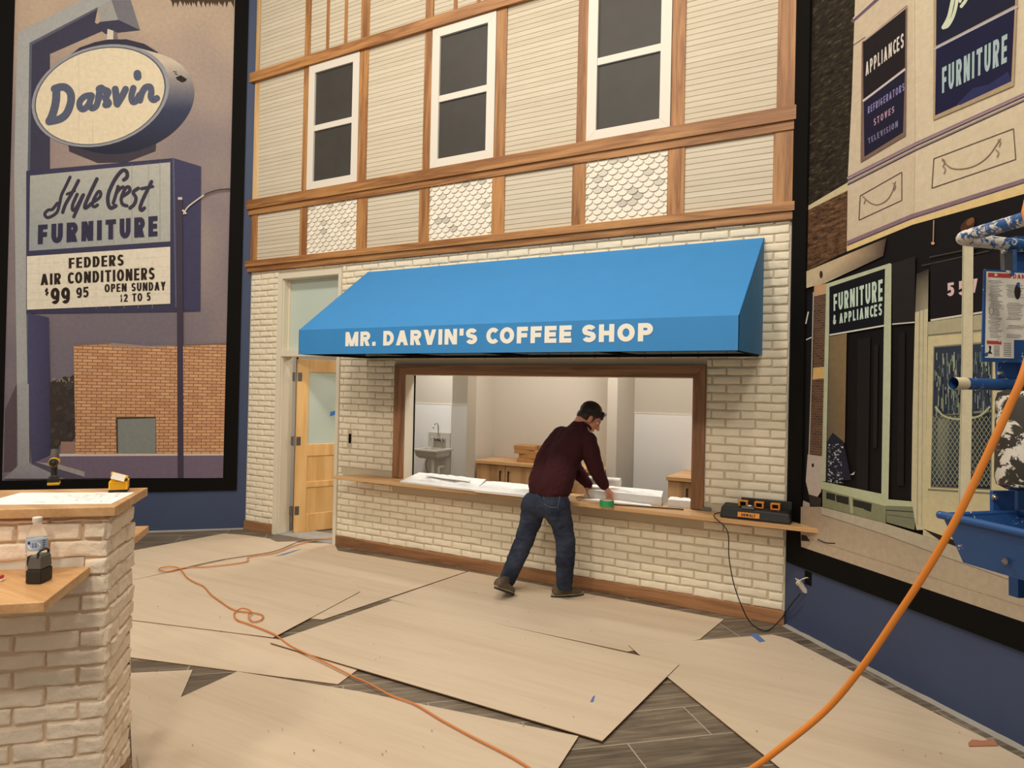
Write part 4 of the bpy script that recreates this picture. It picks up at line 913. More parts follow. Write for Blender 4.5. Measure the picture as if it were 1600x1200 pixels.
class Print:
    """flat artwork on a wall; every shape lies a fraction of a millimetre over the one before"""
    def __init__(s, fn, k=1.0): s.m = MB(); s.fn = fn; s.d = .0030; s.k = k
    def P(s, x, y): return s.fn(x, y, s.d)
    def up(s): s.d += .00012
    def c(s, c): return rgb(c[0], c[1], c[2], s.k)
    def poly(s, px, col, mi=0):
        s.up(); col2 = [s.c(q) for q in col] if isinstance(col, list) else s.c(col)
        s.m.face([s.P(*p) for p in px], mi, col2)
    def line(s, px, wd, col):
        s.up(); cc = s.c(col)
        for k, q in enumerate(ribbon(px, wd)): s.m.face([s.fn(p.x, p.y, s.d+(k % 8)*1.3e-5) for p in q], 0, cc)
    def stroke(s, px, wd, col, n=7):
        """round-ended smooth brush stroke"""
        s.up(); cc = s.c(col); pts = [(p.x, p.y) for p in spline([(a, b, 0) for a, b in px], n)] if len(px) > 2 else px
        for k, q in enumerate(ribbon(pts, wd)): s.m.face([s.fn(p.x, p.y, s.d+(k % 8)*1.3e-5) for p in q], 0, cc)
        for e in (pts[0], pts[-1]): s.up(); s.m.face([s.P(e[0]+wd/2*math.cos(k*math.pi/6), e[1]+wd/2*math.sin(k*math.pi/6)) for k in range(12)], 0, cc)
    def text(s, tx_, q, col, **kw): s.up(); put_text(s.m, tx_, [s.P(*p) for p in q], 0, s.c(col), **kw)
    def ell(s, cx, cy, M, col, n=48, sc=1.0):
        s.up(); s.m.face([s.P(*p) for p in ellp(cx, cy, M, n, sc)], 0, s.c(col) if not isinstance(col, list) else [s.c(q) for q in col])
def ellp(cx, cy, M, n=48, sc=1.0):
    A, B, C = M; a = math.sqrt(A); b = B/a; c = math.sqrt(max(1e-6, C-b*b))
    return [(cx+sc*a*math.cos(t), cy+sc*(b*math.cos(t)+c*math.sin(t))) for t in [2*math.pi*k/n for k in range(n)]]
def hull(P):
    P = sorted(set(P)); cr = lambda o, a, b: (a[0]-o[0])*(b[1]-o[1])-(a[1]-o[1])*(b[0]-o[0]); L = []; U = []
    for p in P:
        while len(L) > 1 and cr(L[-2], L[-1], p) <= 0: L.pop()
        L.append(p)
    for p in reversed(P):
        while len(U) > 1 and cr(U[-2], U[-1], p) <= 0: U.pop()
        U.append(p)
    return L[:-1]+U[:-1]
def mural(name, label, wfn, u0, u1, z0, z1, fw):
    t = thing(name, label, 'mural', wfn((u0+u1)/2, z0, .0))
    mb = MB(); d0, d1 = 0.0005, .022
    for q in (((u0, z0), (u1, z0), (u1-fw, z0+fw), (u0+fw, z0+fw)), ((u0, z1), (u0+fw, z1-fw), (u1-fw, z1-fw), (u1, z1)), ((u0, z0), (u0+fw, z0+fw), (u0+fw, z1-fw), (u0, z1)), ((u1, z0), (u1, z1), (u1-fw, z1-fw), (u1-fw, z0+fw))):
        mb.hexa([wfn(a, b, d0) for a, b in q], [wfn(a, b, d1) for a, b in q])
    mb.build('frame', BLACK, t)
    return t
# ---------------- left mural: roadside sign of a furniture shop
ml = mural('wall_mural', 'tall framed mural of a roadside furniture shop sign on the left blue wall', wL, .105, 2.66, .465, 7.1, .152)
g = Print(pL, 1.0)
sk0, sk1, sk2 = (176, 158, 142), (160, 146, 140), (150, 138, 140)
def sky(u, z):
    t = max(0, min(1, (z-2.0)/4.2)); c = noise.noise(Vector((u*.9, z*.75, 3.3)))*.6+noise.noise(Vector((u*2.2, z*1.7, 8.1)))*.3
    lo, hi = (118, 108, 118), (186, 164, 144); s_ = max(0, min(1, t+c*.75)); w_ = max(0, min(1, (u-.2)/2.3))*.25*t
    return g.c([lo[i]*(1-s_)+hi[i]*s_+w_*(24, 14, 0)[i] for i in range(3)])
NU_, NZ_ = 26, 64
for i in range(NU_):
    for j in range(NZ_):
        q = [(.25+2.27*a/NU_, .61+6.35*b/NZ_) for a, b in ((i, j), (i+1, j), (i+1, j+1), (i, j+1))]
        g.m.face([wL(a, b, .003) for a, b in q], 0, [sky(a, b) for a, b in q])
leaf = (74, 58, 42)
for k in range(26):
    x = 266+k*3.8; g.poly([(x-3, -3), (x+5, -3), (x+2+rd.uniform(-3, 3), 4+8*abs(math.sin(k*1.7)))], leaf)
DK, MD, LT = (62, 60, 78), (92, 94, 108), (166, 166, 164)
g.poly([(8, 640), (26, 600), (26, 735), (6, 738)], (92, 78, 84))
g.poly([(27, 52), (127, 0), (180, 0), (153, 11), (46, 67), (43, 270), (41, 490), (45, 690), (46, 722), (100, 748), (6, 748), (28, 728), (25, 500), (22, 260)], LT)
g.poly([(46, 67), (153, 11), (148, 35), (165, 46), (78, 84), (78, 268), (43, 268)], DK)
g.poly([(46, 67), (153, 11), (152, 15), (50, 70), (47, 268), (43, 268)], MD)
g.poly([(153, 11), (174, 0), (185, 32), (157, 35)], (158, 156, 152)); g.poly([(174, 0), (204, 0), (219, 47), (185, 32)], (118, 116, 122)); g.poly([(148, 40), (157, 34), (185, 31), (219, 47), (165, 53)], DK)
g.poly([(168, 45), (177, 48), (177, 63), (167, 63)], (214, 202, 184)); g.poly([(177, 48), (183, 51), (184, 63), (177, 63)], (120, 112, 112))
kx = lambda x: 40+x/5.714
ky = lambda y: 50+y/5.714
cap = [(405, 200), (480, 140), (620, 90), (740, 66), (900, 65), (1060, 105), (1180, 180), (1178, 215), (1000, 190), (700, 180)]
g.poly([(kx(a), ky(b)) for a, b in cap], (54, 52, 66))
g.poly([(kx(a), ky(b)) for a, b in ((380, 1000), (390, 1065), (600, 1150), (640, 1168), (900, 1162), (1160, 1062), (1165, 1000))], (66, 60, 70))
M_ = (107.5**2, -1700.0, 80.5**2)
back = [(x+39, y+11) for x, y in ellp(157, 149.5, M_, 40, .97)]
h_ = hull(ellp(157, 149.5, M_, 40)+back)
ef, g_s = ellp(157, 149.5, M_, 96), 12
def drum(p, t):
    k_ = max(0, min(1, (p[1]-96)/75)); k2 = max(0, min(1, (p[1]-160)/75)); a = [206*(1-k_)+62*k_, 190*(1-k_)+66*k_, 168*(1-k_)+92*k_]
    return tuple(a[i]*(1-k2*.35) for i in range(3))
g.up()
for k in range(96):
    p, q = ef[k], ef[(k+1) % 96]
    if (q[1]-p[1])*39-(q[0]-p[0])*11 <= 0: continue
    for j in range(g_s):
        a, b_ = j/g_s, (j+1)/g_s; Qd = [(p[0]+39*a, p[1]+11*a), (q[0]+39*a, q[1]+11*a), (q[0]+39*b_, q[1]+11*b_), (p[0]+39*b_, p[1]+11*b_)]
        g.m.face([g.P(*z_) for z_ in Qd], 0, [g.c(drum(z_, 0)) for z_ in Qd])
g.poly([(kx(a), ky(b)) for a, b in ((1340, 405), (1385, 385), (1440, 420), (1430, 440), (1395, 452), (1350, 425))], (40, 34, 28)); g.line([(kx(1318), ky(352)), (kx(1350), ky(360))], 1.6, (60, 50, 44)); g.line([(kx(1330), ky(372)), (kx(1360), ky(382))], 1.6, (60, 50, 44))
g.ell(157, 149.5, M_, (150, 150, 156)); g.ell(156.6, 149.8, M_, (92, 92, 102), sc=.955); g.ell(156.4, 150, M_, (224, 208, 178), sc=.935)
for x in (123, 145): g.line([(x, 90 if x < 130 else 185), (x, 224)], .5, (190, 176, 152))
DV = (86, 92, 112); st = lambda L_, w_: g.stroke([(kx(a), ky(b)) for a, b in L_], w_, DV)
st(((275, 515), (272, 600), (258, 680), (232, 760), (212, 796)), 12.8); st(((258, 508), (310, 492), (360, 498), (400, 545), (405, 620), (370, 720), (310, 775), (210, 800)), 12.2)
st(((585, 565), (530, 575), (485, 620), (485, 670), (515, 690), (560, 650), (592, 570)), 9.9); st(((590, 568), (572, 640), (590, 680), (630, 660), (652, 590)), 9.9)
st(((650, 600), (668, 510), (690, 515), (735, 535), (715, 590), (740, 635), (715, 650)), 11.0); st(((664, 512), (676, 508)), 13.9); st(((725, 640), (730, 642)), 12.8)
st(((800, 510), (808, 570), (815, 640)), 11.0); st(((893, 510), (860, 575), (818, 645)), 10.4)
st(((962, 500), (945, 570), (955, 620), (985, 615), (1018, 560)), 9.9); st(((998, 372), (1000, 398)), 12.2)
st(((1020, 610), (1040, 540), (1070, 495), (1110, 490), (1122, 530), (1118, 580), (1140, 605), (1172, 590)), 9.9)
# sign cabinets
g.poly([(41, 267), (271, 247), (314, 260), (313, 486), (277, 487), (41, 490)], (62, 60, 84)); g.poly([(271, 247), (314, 260), (313, 486), (275, 480)], (66, 64, 92)); g.line([(271, 248), (275, 480)], 2.5, (92, 92, 116))
g.poly([(47, 274.5), (266, 253.5), (266, 377), (45.5, 392)], [(170, 170, 162), (182, 180, 170), (172, 172, 164), (150, 154, 156)])
for x in (95, 152, 178, 206, 232, 250): g.line([(x, 390-(x-45)*.07), (x, 272-(x-45)*.095 if x > 180 else 345)], .6, (130, 130, 126))
lx = lambda x: 60+x/7.273
ly = lambda y: 250+y/7.273
SC_ = (58, 54, 70)
for L_, w_ in ((((360, 195), (310, 300), (262, 400), (240, 500), (205, 600), (110, 655), (72, 615), (110, 570), (160, 560), (215, 490)), 4.2), (((455, 235), (385, 370), (310, 500), (276, 595)), 4.6), (((325, 388), (412, 350)), 3.6), (((440, 390), (392, 500), (388, 565), (425, 550), (505, 400)), 4.4), (((512, 395), (440, 560), (402, 645)), 4.4),
    (((665, 215), (590, 370), (530, 510), (535, 545), (575, 520)), 4.8), (((590, 500), (690, 430), (708, 375), (680, 360), (632, 440), (612, 510), (640, 530), (672, 510)), 4.2), (((970, 225), (1008, 190), (1000, 130), (950, 122), (870, 220), (800, 370), (790, 480), (820, 545), (880, 520)), 5.0),
    (((905, 300), (880, 390), (850, 490)), 4.4), (((880, 385), (920, 330), (962, 305)), 4.4), (((945, 420), (1030, 360), (1032, 310), (990, 320), (942, 430), (955, 500), (1005, 520)), 4.4), (((1135, 320), (1078, 365), (1108, 430), (1090, 500), (1040, 545)), 4.6), (((1285, 245), (1190, 440), (1155, 540), (1172, 570), (1205, 545)), 4.6), (((1172, 325), (1298, 300)), 4)):
    g.stroke([(lx(a), ly(b)) for a, b in L_], w_*1.18, SC_)
g.text('FURNITURE', ((59.5, 351.5), (246, 337.3), (246, 368.8), (59, 381.5)), (54, 50, 74), w0=.56, t=.24, gap=.19)
g.poly([(42, 400.5), (266, 385.5), (266, 474.5), (42, 484)], (224, 214, 194))
for y in (413, 428, 444, 458, 470): g.line([(42, y), (266, y-12)], .35, (190, 182, 166))
for x in (62, 84, 106, 128, 150, 172, 194, 216, 238): g.line([(x, 399), (x, 482)], .35, (196, 188, 172))
IK = (46, 34, 30); ft = dict(w0=.42, t=.165, gap=.10, space=.32)
g.text('FEDDERS', ((107.3, 403.3), (193.3, 397.3), (193.3, 415), (107.3, 419.5)), IK, **ft)
g.text('AIR CONDITIONERS', ((63.3, 428.3), (241.7, 417.7), (241.7, 436.7), (63.3, 445.7)), IK, **ft)
g.text('$', ((70, 450.5), (76, 450), (76, 461.5), (70, 462)), IK, w0=.5, t=.16); g.text('99', ((79, 450), (109.5, 448.6), (109.5, 474), (79, 475.5)), IK, w0=.55, t=.2, gap=.08); g.text('95', ((119, 449.5), (138.5, 447.7), (138.5, 464.3), (119, 466)), IK, w0=.52, t=.18, gap=.08)
g.text('OPEN SUNDAY', ((163.3, 444), (258.7, 440), (258.7, 453.4), (163.3, 456.8)), IK, **ft); g.text('12 TO 5', ((187.3, 460), (235.3, 456.7), (235.3, 470), (187.3, 471.9)), IK, **ft)
# below the sign
g.poly([(43, 489), (76, 496), (78, 600), (80, 732), (50, 728), (44, 640)], [(74, 74, 104), (66, 64, 92), (64, 58, 90), (62, 56, 82), (76, 74, 100), (80, 80, 110)])
tr_ = [(77, 600), (85, 592), (92, 596), (100, 588), (108, 590), (116, 585), (118, 680), (104, 700), (92, 690), (90, 715), (80, 712)]
g.poly(tr_, (62, 54, 50))
for k in range(40):
    x, y = rd.uniform(79, 114), rd.uniform(590, 700); r_ = rd.uniform(2.5, 6); gg = rd.choice(((58, 50, 46), (74, 66, 60), (66, 60, 56))); g.poly([(x+r_*math.cos(j*.7)*rd.uniform(.6, 1.2), y+r_*math.sin(j*.7)*rd.uniform(.6, 1.2)) for j in range(9)], gg)
for k in range(14): g.poly([(80+k*2.4, 594+3*math.sin(k*5)), (82.5+k*2.4, 593+3*math.sin(k*5)), (82+k*2.4, 596+3*math.sin(k*3))], (150, 138, 128))
g.poly([(118, 690), (95, 690), (95, 712), (118, 712)], (150, 118, 106))
g.poly([(80, 711), (351, 710), (351, 747), (20, 747), (46, 726)], (112, 98, 116))
g.poly([(27, 600), (45, 600), (46, 724), (100, 748), (5, 748), (29, 728)], [(160, 160, 160), (160, 160, 160), (150, 148, 152), (140, 134, 142), (136, 128, 138), (150, 146, 150)])
g.poly([(48, 724), (58, 722), (132, 745), (132, 748), (100, 748)], (88, 80, 96)); g.poly([(56, 722), (90, 725), (132, 737), (132, 745)], (156, 150, 144))
g.poly([(93, 709), (351, 708.5), (351, 711.5), (93, 713)], (204, 192, 182))
g.poly([(115, 540), (173, 537), (190, 538.5), (234, 542.5), (277, 541), (355.5, 537.5), (351.5, 709), (118, 709.5)], (200, 140, 96), 1)
g.poly([(173, 535.5), (234, 540.5), (280, 539.5), (235, 543), (173, 540.5)], (150, 132, 126)); g.line([(115, 539.5), (173, 536.5)], 2, (130, 104, 90)); g.line([(277, 540), (355, 537)], 2, (120, 96, 84))
g.poly([(181, 652), (243.5, 651), (244.5, 708.5), (182, 708.5)], (74, 60, 48)); g.poly([(184, 655), (243, 653.5), (243.5, 708.5), (184.5, 708.5)], (128, 132, 128))
g.poly([(276, 309), (285, 310), (287, 747), (277.5, 747)], (66, 58, 72)); g.poly([(278, 308), (284.5, 308), (285, 312), (278, 312)], (200, 190, 176))
g.stroke([(287, 334), (292, 325), (305, 314), (322, 303), (340, 297), (361, 295)], 2.2, (70, 60, 60)); g.stroke([(287, 334), (293, 324), (304, 315), (318, 305)], 2.2, (206, 196, 180)); g.line([(285, 328), (291, 334)], 3, (206, 196, 180))
g.m.build('print', [PRINT, PB1], ml, colors=True, clean=False)

# ---------------- right mural: old street corner with the furniture shop
mr_ = mural('wall_mural', 'tall framed mural of an old corner furniture shop on the right blue wall', wR, .035, 3.2, .485, 7.1, .150)
g = Print(pR, 1.0)
g.m.face([wR(.18, .63, .003), wR(3.06, .63, .003), wR(3.06, 6.96, .003), wR(.18, 6.96, .003)], 0, g.c((22, 18, 17)))
def far(x, y): return (x, y)
CRM, CR2, YEL2, PUR = (198, 180, 154), (204, 188, 160), (214, 190, 124), (104, 84, 100)
g.poly([(1275, -200), (1345, -200), (1336, 0), (1326, 288), (1262, 325), (1268, 100)], (50, 42, 30), 2)
g.poly([(1262, 322), (1326, 284), (1325.5, 297), (1261, 329)], (196, 180, 140))
g.poly([(1261, 329), (1325.5, 297), (1325, 395), (1259, 424)], (96, 72, 50), 5)
g.poly([(1259, 424), (1324, 392), (1430, 350), (1900, 180), (1900, 560), (1259, 470)], (22, 18, 18))
g.poly([(1345, -260), (1420, -300), (1430, 224), (1428, 346), (1323, 391), (1325, 270), (1331, 150), (1336, 0)], CRM)
g.poly([(1420, -300), (1950, -560), (1950, 140), (1600, 299), (1428, 347), (1430, 224)], CR2)
g.line([(1429, 0), (1430, 220), (1428, 346)], 1.2, (184, 164, 130))
g.line([(1331, 34), (1372, -2), (1420, -40)], 5, PUR); g.line([(1333, 29), (1372, -7)], 2, (206, 188, 160)); g.line([(1333, 71), (1352, 58)], 1.3, (92, 74, 84))
# cornices
for off, w_, c_ in ((0, 7, (170, 150, 138)), (-2.5, 3, (140, 116, 128)), (2, 2.5, (84, 68, 80)), (6.5, 2, (150, 132, 128)), (9, 1.8, (74, 58, 64))):
    g.line([(1324.5, 280+off), (1431, 226+off), (1600, 149+off), (1760, 70+off)], w_, c_)
g.line([(1323.5, 380), (1424, 338), (1600, 282), (1800, 214)], 6.5, (132, 108, 116)); g.line([(1323.5, 383.5), (1424, 341.5), (1600, 285.5), (1800, 218)], 1.5, (80, 62, 72))
g.poly([(1323, 385), (1424, 343.5), (1600, 288), (1800, 222), (1800, 240), (1600, 303), (1426, 351), (1323.5, 393)], (216, 188, 132))
for q in (((1344, 306), (1409, 269), (1409, 313), (1342, 344)), ((1459, 248), (1583.5, 201), (1587, 249), (1456, 294))):
    for a in range(4): g.line([q[a], q[(a+1) % 4]], 1.4, (84, 68, 60))
g.stroke([(1350, 309), (1360, 317), (1371, 320), (1384, 314), (1393, 302), (1399, 284)], 1.4, (120, 100, 84)); g.stroke([(1472, 250), (1485, 262), (1503, 264), (1525, 258), (1545, 243), (1563, 217)], 1.6, (128, 106, 88))
for x, y in ((1351, 309), (1398, 288), (1475, 250), (1476, 262), (1562, 220), (1559, 236)): g.stroke([(x-3, y-2), (x+1, y+2), (x-1, y+9)], 1.6, (140, 118, 98))
# upper windows
g.poly([(1346.5, 66), (1417, 8), (1415, 212), (1344.5, 254)], (120, 96, 84)); g.poly([(1348.5, 66), (1415, 12), (1414, 105), (1349, 156)], (30, 24, 28)); g.poly([(1349.5, 160), (1414, 110), (1411, 207), (1350.5, 245)], (28, 26, 48)); g.line([(1348, 158), (1414.5, 108)], 3, (196, 186, 184)); g.line([(1350, 64), (1417, 11)], 2, (170, 150, 140))
TW = dict(w0=.46, t=.17, gap=.2)
g.text('APPLIANCES', ((1352.5, 98), (1412, 50.5), (1412, 73.5), (1352.5, 119)), (206, 196, 184), **TW); g.text('REFRIGERATORS', ((1356, 167), (1413, 129), (1413, 141), (1356, 178)), (134, 122, 168), **TW)
g.text('STOVES', ((1365, 186), (1397.5, 165), (1397, 175.5), (1365.5, 197)), (164, 130, 150), **TW); g.text('TELEVISION', ((1356, 216.5), (1403, 188), (1403, 198), (1357, 225)), (118, 108, 140), **TW)
g.poly([(1459, -60), (1594, -120), (1584, 134), (1458, 188)], (168, 146, 116)); g.poly([(1463.5, -60), (1590, -115), (1586, 8), (1462.5, 72)], (26, 28, 50)); g.poly([(1462.5, 76), (1585.5, 13), (1580, 127), (1461, 180.5)], (26, 26, 56)); g.poly([(1495, 163), (1520, 138), (1545, 132), (1575, 112), (1580, 127), (1500, 164)], (44, 46, 88)); g.line([(1459, 77), (1590, 10)], 3, (170, 172, 184))
g.text('FURNITURE', ((1472, 106), (1574, 52.5), (1573, 97), (1472, 146)), (158, 178, 178), w0=.5, t=.19, gap=.18)
DC = (198, 204, 178)
g.stroke([(1474, 43), (1482, 28), (1487, 8), (1490, -8)], 6, DC); g.stroke([(1474, 43), (1481, 40), (1489, 26), (1494, 8), (1496, -10)], 5, DC); g.stroke([(1502, 10), (1508, 2), (1512, -6)], 5, DC); g.stroke([(1500, 2), (1502, -6)], 5, DC)
# street level
g.ell(1512, 352, (130, -60, 130), (70, 46, 32), 20); g.ell(1516, 346, (40, -20, 40), (120, 78, 48), 16); g.line([(1459, 344), (1458, 378)], 1.6, (176, 140, 116)); g.ell(1457.5, 380, (8, 0, 6), (200, 150, 120), 12)
g.poly([(1340, 530), (1360, 526), (1356, 770), (1338, 766)], (30, 26, 25)); g.poly([(1366, 540), (1372, 538), (1370, 700), (1364, 700)], (34, 30, 30)); g.poly([(1404, 520), (1414, 518), (1412, 760), (1402, 758)], (29, 25, 24))
g.line([(1452, 402), (1600, 372), (1700, 350)], 2, (64, 58, 54)); g.line([(1440, 415), (1545, 392)], 1.2, (80, 74, 68))
g.poly([(1260, 424), (1322, 398), (1385, 372), (1380, 400), (1290, 442), (1260, 450)], [(196, 176, 142), (190, 164, 130), (70, 56, 48), (80, 66, 58), (188, 168, 138), (196, 178, 146)]); g.ell(1283, 429, (7, 0, 36), (60, 48, 42), 16)
g.poly([(1272, 446), (1291, 443), (1291, 460), (1272, 463)], (190, 150, 112)); g.poly([(1272, 463), (1291, 459), (1288.5, 574), (1270.5, 577)], (110, 60, 46), 3); g.poly([(1270.5, 575), (1288.5, 573), (1288, 591), (1269.5, 594)], (206, 168, 104)); g.poly([(1269.5, 593), (1288, 591), (1284, 713), (1265, 711)], (78, 44, 36), 3)
g.poly([(1261.5, 460), (1270, 455), (1268, 600), (1263, 720), (1258, 740)], (24, 22, 24)); g.line([(1271, 456), (1268, 590), (1264, 712)], 1.6, (180, 172, 156)); g.line([(1259.5, 531), (1268, 527)], 1.6, (210, 206, 196)); g.line([(1259, 506), (1263, 487)], 2, (206, 200, 190))
g.poly([(1262, 710), (1284.5, 713), (1283, 768), (1268, 790), (1259, 752)], (184, 170, 158)); g.poly([(1263, 772), (1283, 778), (1282, 800), (1268, 796)], (56, 48, 44)); g.ell(1270, 727, (4, 0, 10), (40, 34, 32), 10); g.poly([(1255, 782), (1265, 786), (1266, 796), (1254, 793)], (170, 152, 140))
FRM = (178, 182, 154)
g.poly([(1291, 443.5), (1391, 411), (1391, 418), (1297, 449), (1290, 752), (1283.5, 752)], FRM); g.poly([(1296, 448.5), (1386, 418.5), (1382, 508), (1295.5, 522.5)], (22, 20, 26)); g.line([(1296, 523.5), (1382.5, 508.5)], 2.4, (206, 204, 190))
g.text('FURNITURE', ((1302.5, 460), (1379, 436), (1379, 470), (1302.5, 486)), (186, 206, 190), w0=.5, t=.185, gap=.16); g.text('& APPLIANCES', ((1301.5, 492.5), (1378, 473.5), (1378, 492.5), (1301.5, 507.5)), (186, 206, 190), w0=.5, t=.19, gap=.2, space=.3)
g.poly([(1296, 526), (1323, 521), (1320, 690), (1291, 745)], [(120, 102, 74), (128, 106, 74), (118, 98, 70), (86, 80, 74)]); g.poly([(1292, 690), (1301, 676), (1318, 690), (1330, 750), (1291, 752)], (36, 36, 50))
rq = random.Random(9)
for k in range(90):
    g.d += 2e-6; x, y = rq.uniform(1293, 1316), rq.uniform(692, 754); s_ = rq.uniform(.8, 3.2); gg = rq.randint(110, 190); g.m.face([g.P(x, y), g.P(x+s_, y+.5), g.P(x+s_*.8, y+s_), g.P(x-.3, y+s_*.7)], 0, g.c((gg, gg, gg)))
g.up(); g.poly([(1328, 742), (1336, 737), (1334, 742)], (190, 184, 170))
g.poly([(1383, 414), (1393, 412), (1391.5, 600), (1388, 780), (1377, 778), (1381, 520)], FRM)
g.poly([(1394, 412), (1430, 400), (1429, 503), (1394.5, 506)], (38, 34, 34)); g.line([(1394, 506.5), (1429, 503.5)], 2, (190, 188, 178))
g.poly([(1283, 752), (1379, 772), (1386, 780), (1431, 784), (1431, 792), (1384, 792), (1283, 764)], (176, 180, 146)); g.poly([(1285, 764), (1384, 791), (1384, 818), (1285, 792)], (128, 128, 98))
for q in (((1291, 769), (1305, 772), (1305, 783), (1291, 779)), ((1306, 773), (1326, 777), (1326, 789), (1307, 784)), ((1333, 780), (1350, 784), (1350, 795), (1333, 791)), ((1350, 784), (1362, 787), (1361, 800), (1350, 796))): g.poly(q, (44, 42, 38))
g.line([(1329, 776), (1331, 802)], 4, (160, 160, 128))
g.poly([(1384, 790), (1431, 792), (1429, 828), (1385, 816)], (118, 120, 96)); g.line([(1384, 797), (1430, 800)], 2, (72, 70, 58)); g.line([(1386, 804), (1428, 810)], 1.5, (92, 92, 76))
PIL = (190, 180, 148)
g.poly([(1430, 486), (1450, 480), (1447, 700), (1444, 828), (1432, 828), (1424, 780), (1426, 640)], PIL); g.line([(1437, 484), (1434, 700), (1433, 820)], 1.4, (146, 138, 112)); g.line([(1443, 484), (1441, 700), (1440, 822)], 1.2, (160, 150, 124))
g.poly([(1432, 428), (1451, 420), (1450, 482), (1430, 488)], [(46, 40, 38), (52, 46, 42), (150, 142, 118), (120, 112, 96)])
g.poly([(1454, 412), (1640, 380), (1640, 470), (1535, 488), (1454, 501)], (26, 22, 24)); g.line([(1454, 500.5), (1535, 488), (1640, 472)], 3, (200, 194, 178))
g.text('557', ((1480, 442.5), (1527, 435), (1527, 459), (1480, 463)), (206, 176, 172), w0=.5, t=.2, gap=.28)
g.poly([(1450, 503), (1535, 491), (1640, 474), (1640, 520), (1450, 532)], (166, 158, 130)); g.poly([(1450, 526), (1640, 512), (1640, 930), (1560, 890), (1442, 838), (1447, 700)], (194, 182, 144)); g.line([(1450, 524), (1640, 506)], 2, (110, 102, 84))
g.poly([(1458.5, 541), (1552, 533), (1549, 766), (1454, 762)], (128, 124, 100)); g.poly([(1460, 543), (1550, 536), (1549, 640), (1457.5, 650)], (48, 56, 70)); g.poly([(1457.5, 650), (1549, 644), (1547, 764), (1455, 760)], [(70, 76, 78), (34, 38, 48), (30, 34, 44), (48, 54, 64)]); g.poly([(1466, 655), (1484, 654), (1478, 752), (1462, 745)], [(120, 120, 104), (96, 98, 92), (72, 76, 74), (60, 66, 70)])
LAT = (142, 144, 120)
for k in range(-14, 17):
    for sg in (1, -1):
        P_ = []
        for t_ in (0, 1):
            x = 1457+k*7.0+(t_ if sg > 0 else 1-t_)*70; y = 650+t_*110; P_.append((x, y))
        (xa, ya), (xb, yb) = P_
        lo, hi = 0.0, 1.0
        for bnd, sgn in ((1456.5, 1), (1548, -1)):
            da, db = (xa-bnd)*sgn, (xb-bnd)*sgn
            if da < 0 and db < 0: lo = 2
            elif da < 0: lo = max(lo, da/(da-db))
            elif db < 0: hi = min(hi, da/(da-db))
        if lo < hi-.02: g.line([(xa+(xb-xa)*lo, ya+(yb-ya)*lo), (xa+(xb-xa)*hi, ya+(yb-ya)*hi)], .9, LAT); g.d -= .00011
g.d += .0002
for k in range(230):
    x, y = rq.uniform(1460, 1548), rq.uniform(548, 648); g.d += 2e-6; ln = rq.uniform(4, 22); gg = rq.choice(((112, 124, 110), (150, 156, 130), (30, 36, 48), (86, 98, 100)))
    y2 = min(650, y+ln); g.m.face([g.P(x, y), g.P(x+1.3, y), g.P(x+1.3, y2), g.P(x, y2)], 0, g.c(gg))
g.up(); g.stroke([(1462, 636), (1475, 650), (1500, 655), (1530, 650), (1546, 636)], 3, (170, 168, 136))
g.poly([(1450, 764), (1548, 770), (1545, 860), (1444, 832)], [(184, 174, 138), (186, 176, 140), (206, 190, 150), (200, 184, 144)]); g.line([(1450, 765), (1548, 771)], 3, (120, 114, 92))
g.poly([(1504, 380), (1521, 380), (1519.5, 600), (1516, 790), (1497, 788), (1501.5, 600)], (196, 186, 158)); g.line([(1505.5, 382), (1503, 600), (1499, 788)], 2, (166, 162, 136))
g.poly([(1442, 826), (1475, 838), (1600, 885), (1800, 960), (1800, 980), (1600, 905), (1470, 845)], (40, 34, 30))
# pavement
g.poly([(1250, 792), (1283, 792), (1384, 818), (1470, 845), (1600, 893), (1800, 965), (1800, 1100), (1600, 975), (1252, 862)], [(168, 146, 122), (160, 140, 118), (158, 138, 116), (164, 146, 124), (172, 156, 134), (172, 156, 134), (176, 158, 136), (178, 160, 136), (184, 164, 140)])
g.poly([(1283, 792), (1384, 818), (1470, 846), (1600, 895), (1700, 935), (1700, 955), (1600, 914), (1470, 868), (1384, 836), (1284, 804)], (176, 164, 142)); g.line([(1284, 804), (1384, 836), (1470, 868), (1600, 914)], 1.2, (122, 106, 90))
g.line([(1252, 838), (1600, 948)], .8, (140, 120, 102)); g.poly([(1252, 835), (1260, 837), (1266, 846), (1252, 845)], (50, 42, 38)); g.stroke([(1278, 843), (1290, 848), (1304, 849)], 2, (70, 58, 52))
g.m.build('print', [PRINT, PB1, PB2, PB3, PMESH, mottle('print_brown_brick', rgb(48, 34, 24), rgb(104, 74, 50), rgb(150, 116, 82))], mr_, colors=True, clean=False)
# trim prints to their frames: a bisect on each side keeps the picture inside the black border
for t, wfn, u0, u1, nrm in ((ml, wL, .257, 2.508, Vector((-Q, -Q, 0))), (mr_, wR, .185, 3.05, Vector((Q, -Q, 0)))):
    o = [c for c in t.children if c.name.startswith('print')][0]; bm = bmesh.new(); bm.from_mesh(o.data); off = t.matrix_basis.translation
    for co, no in ((wfn(u0, 1), -nrm), (wfn(u1, 1), nrm), (wfn(1, .617 if t is ml else .635), Vector((0, 0, -1))), (wfn(1, 6.95), Vector((0, 0, 1)))):
        bmesh.ops.bisect_plane(bm, geom=bm.verts[:]+bm.edges[:]+bm.faces[:], plane_co=co-off, plane_no=no, clear_outer=True)
    bm.to_mesh(o.data); bm.free()

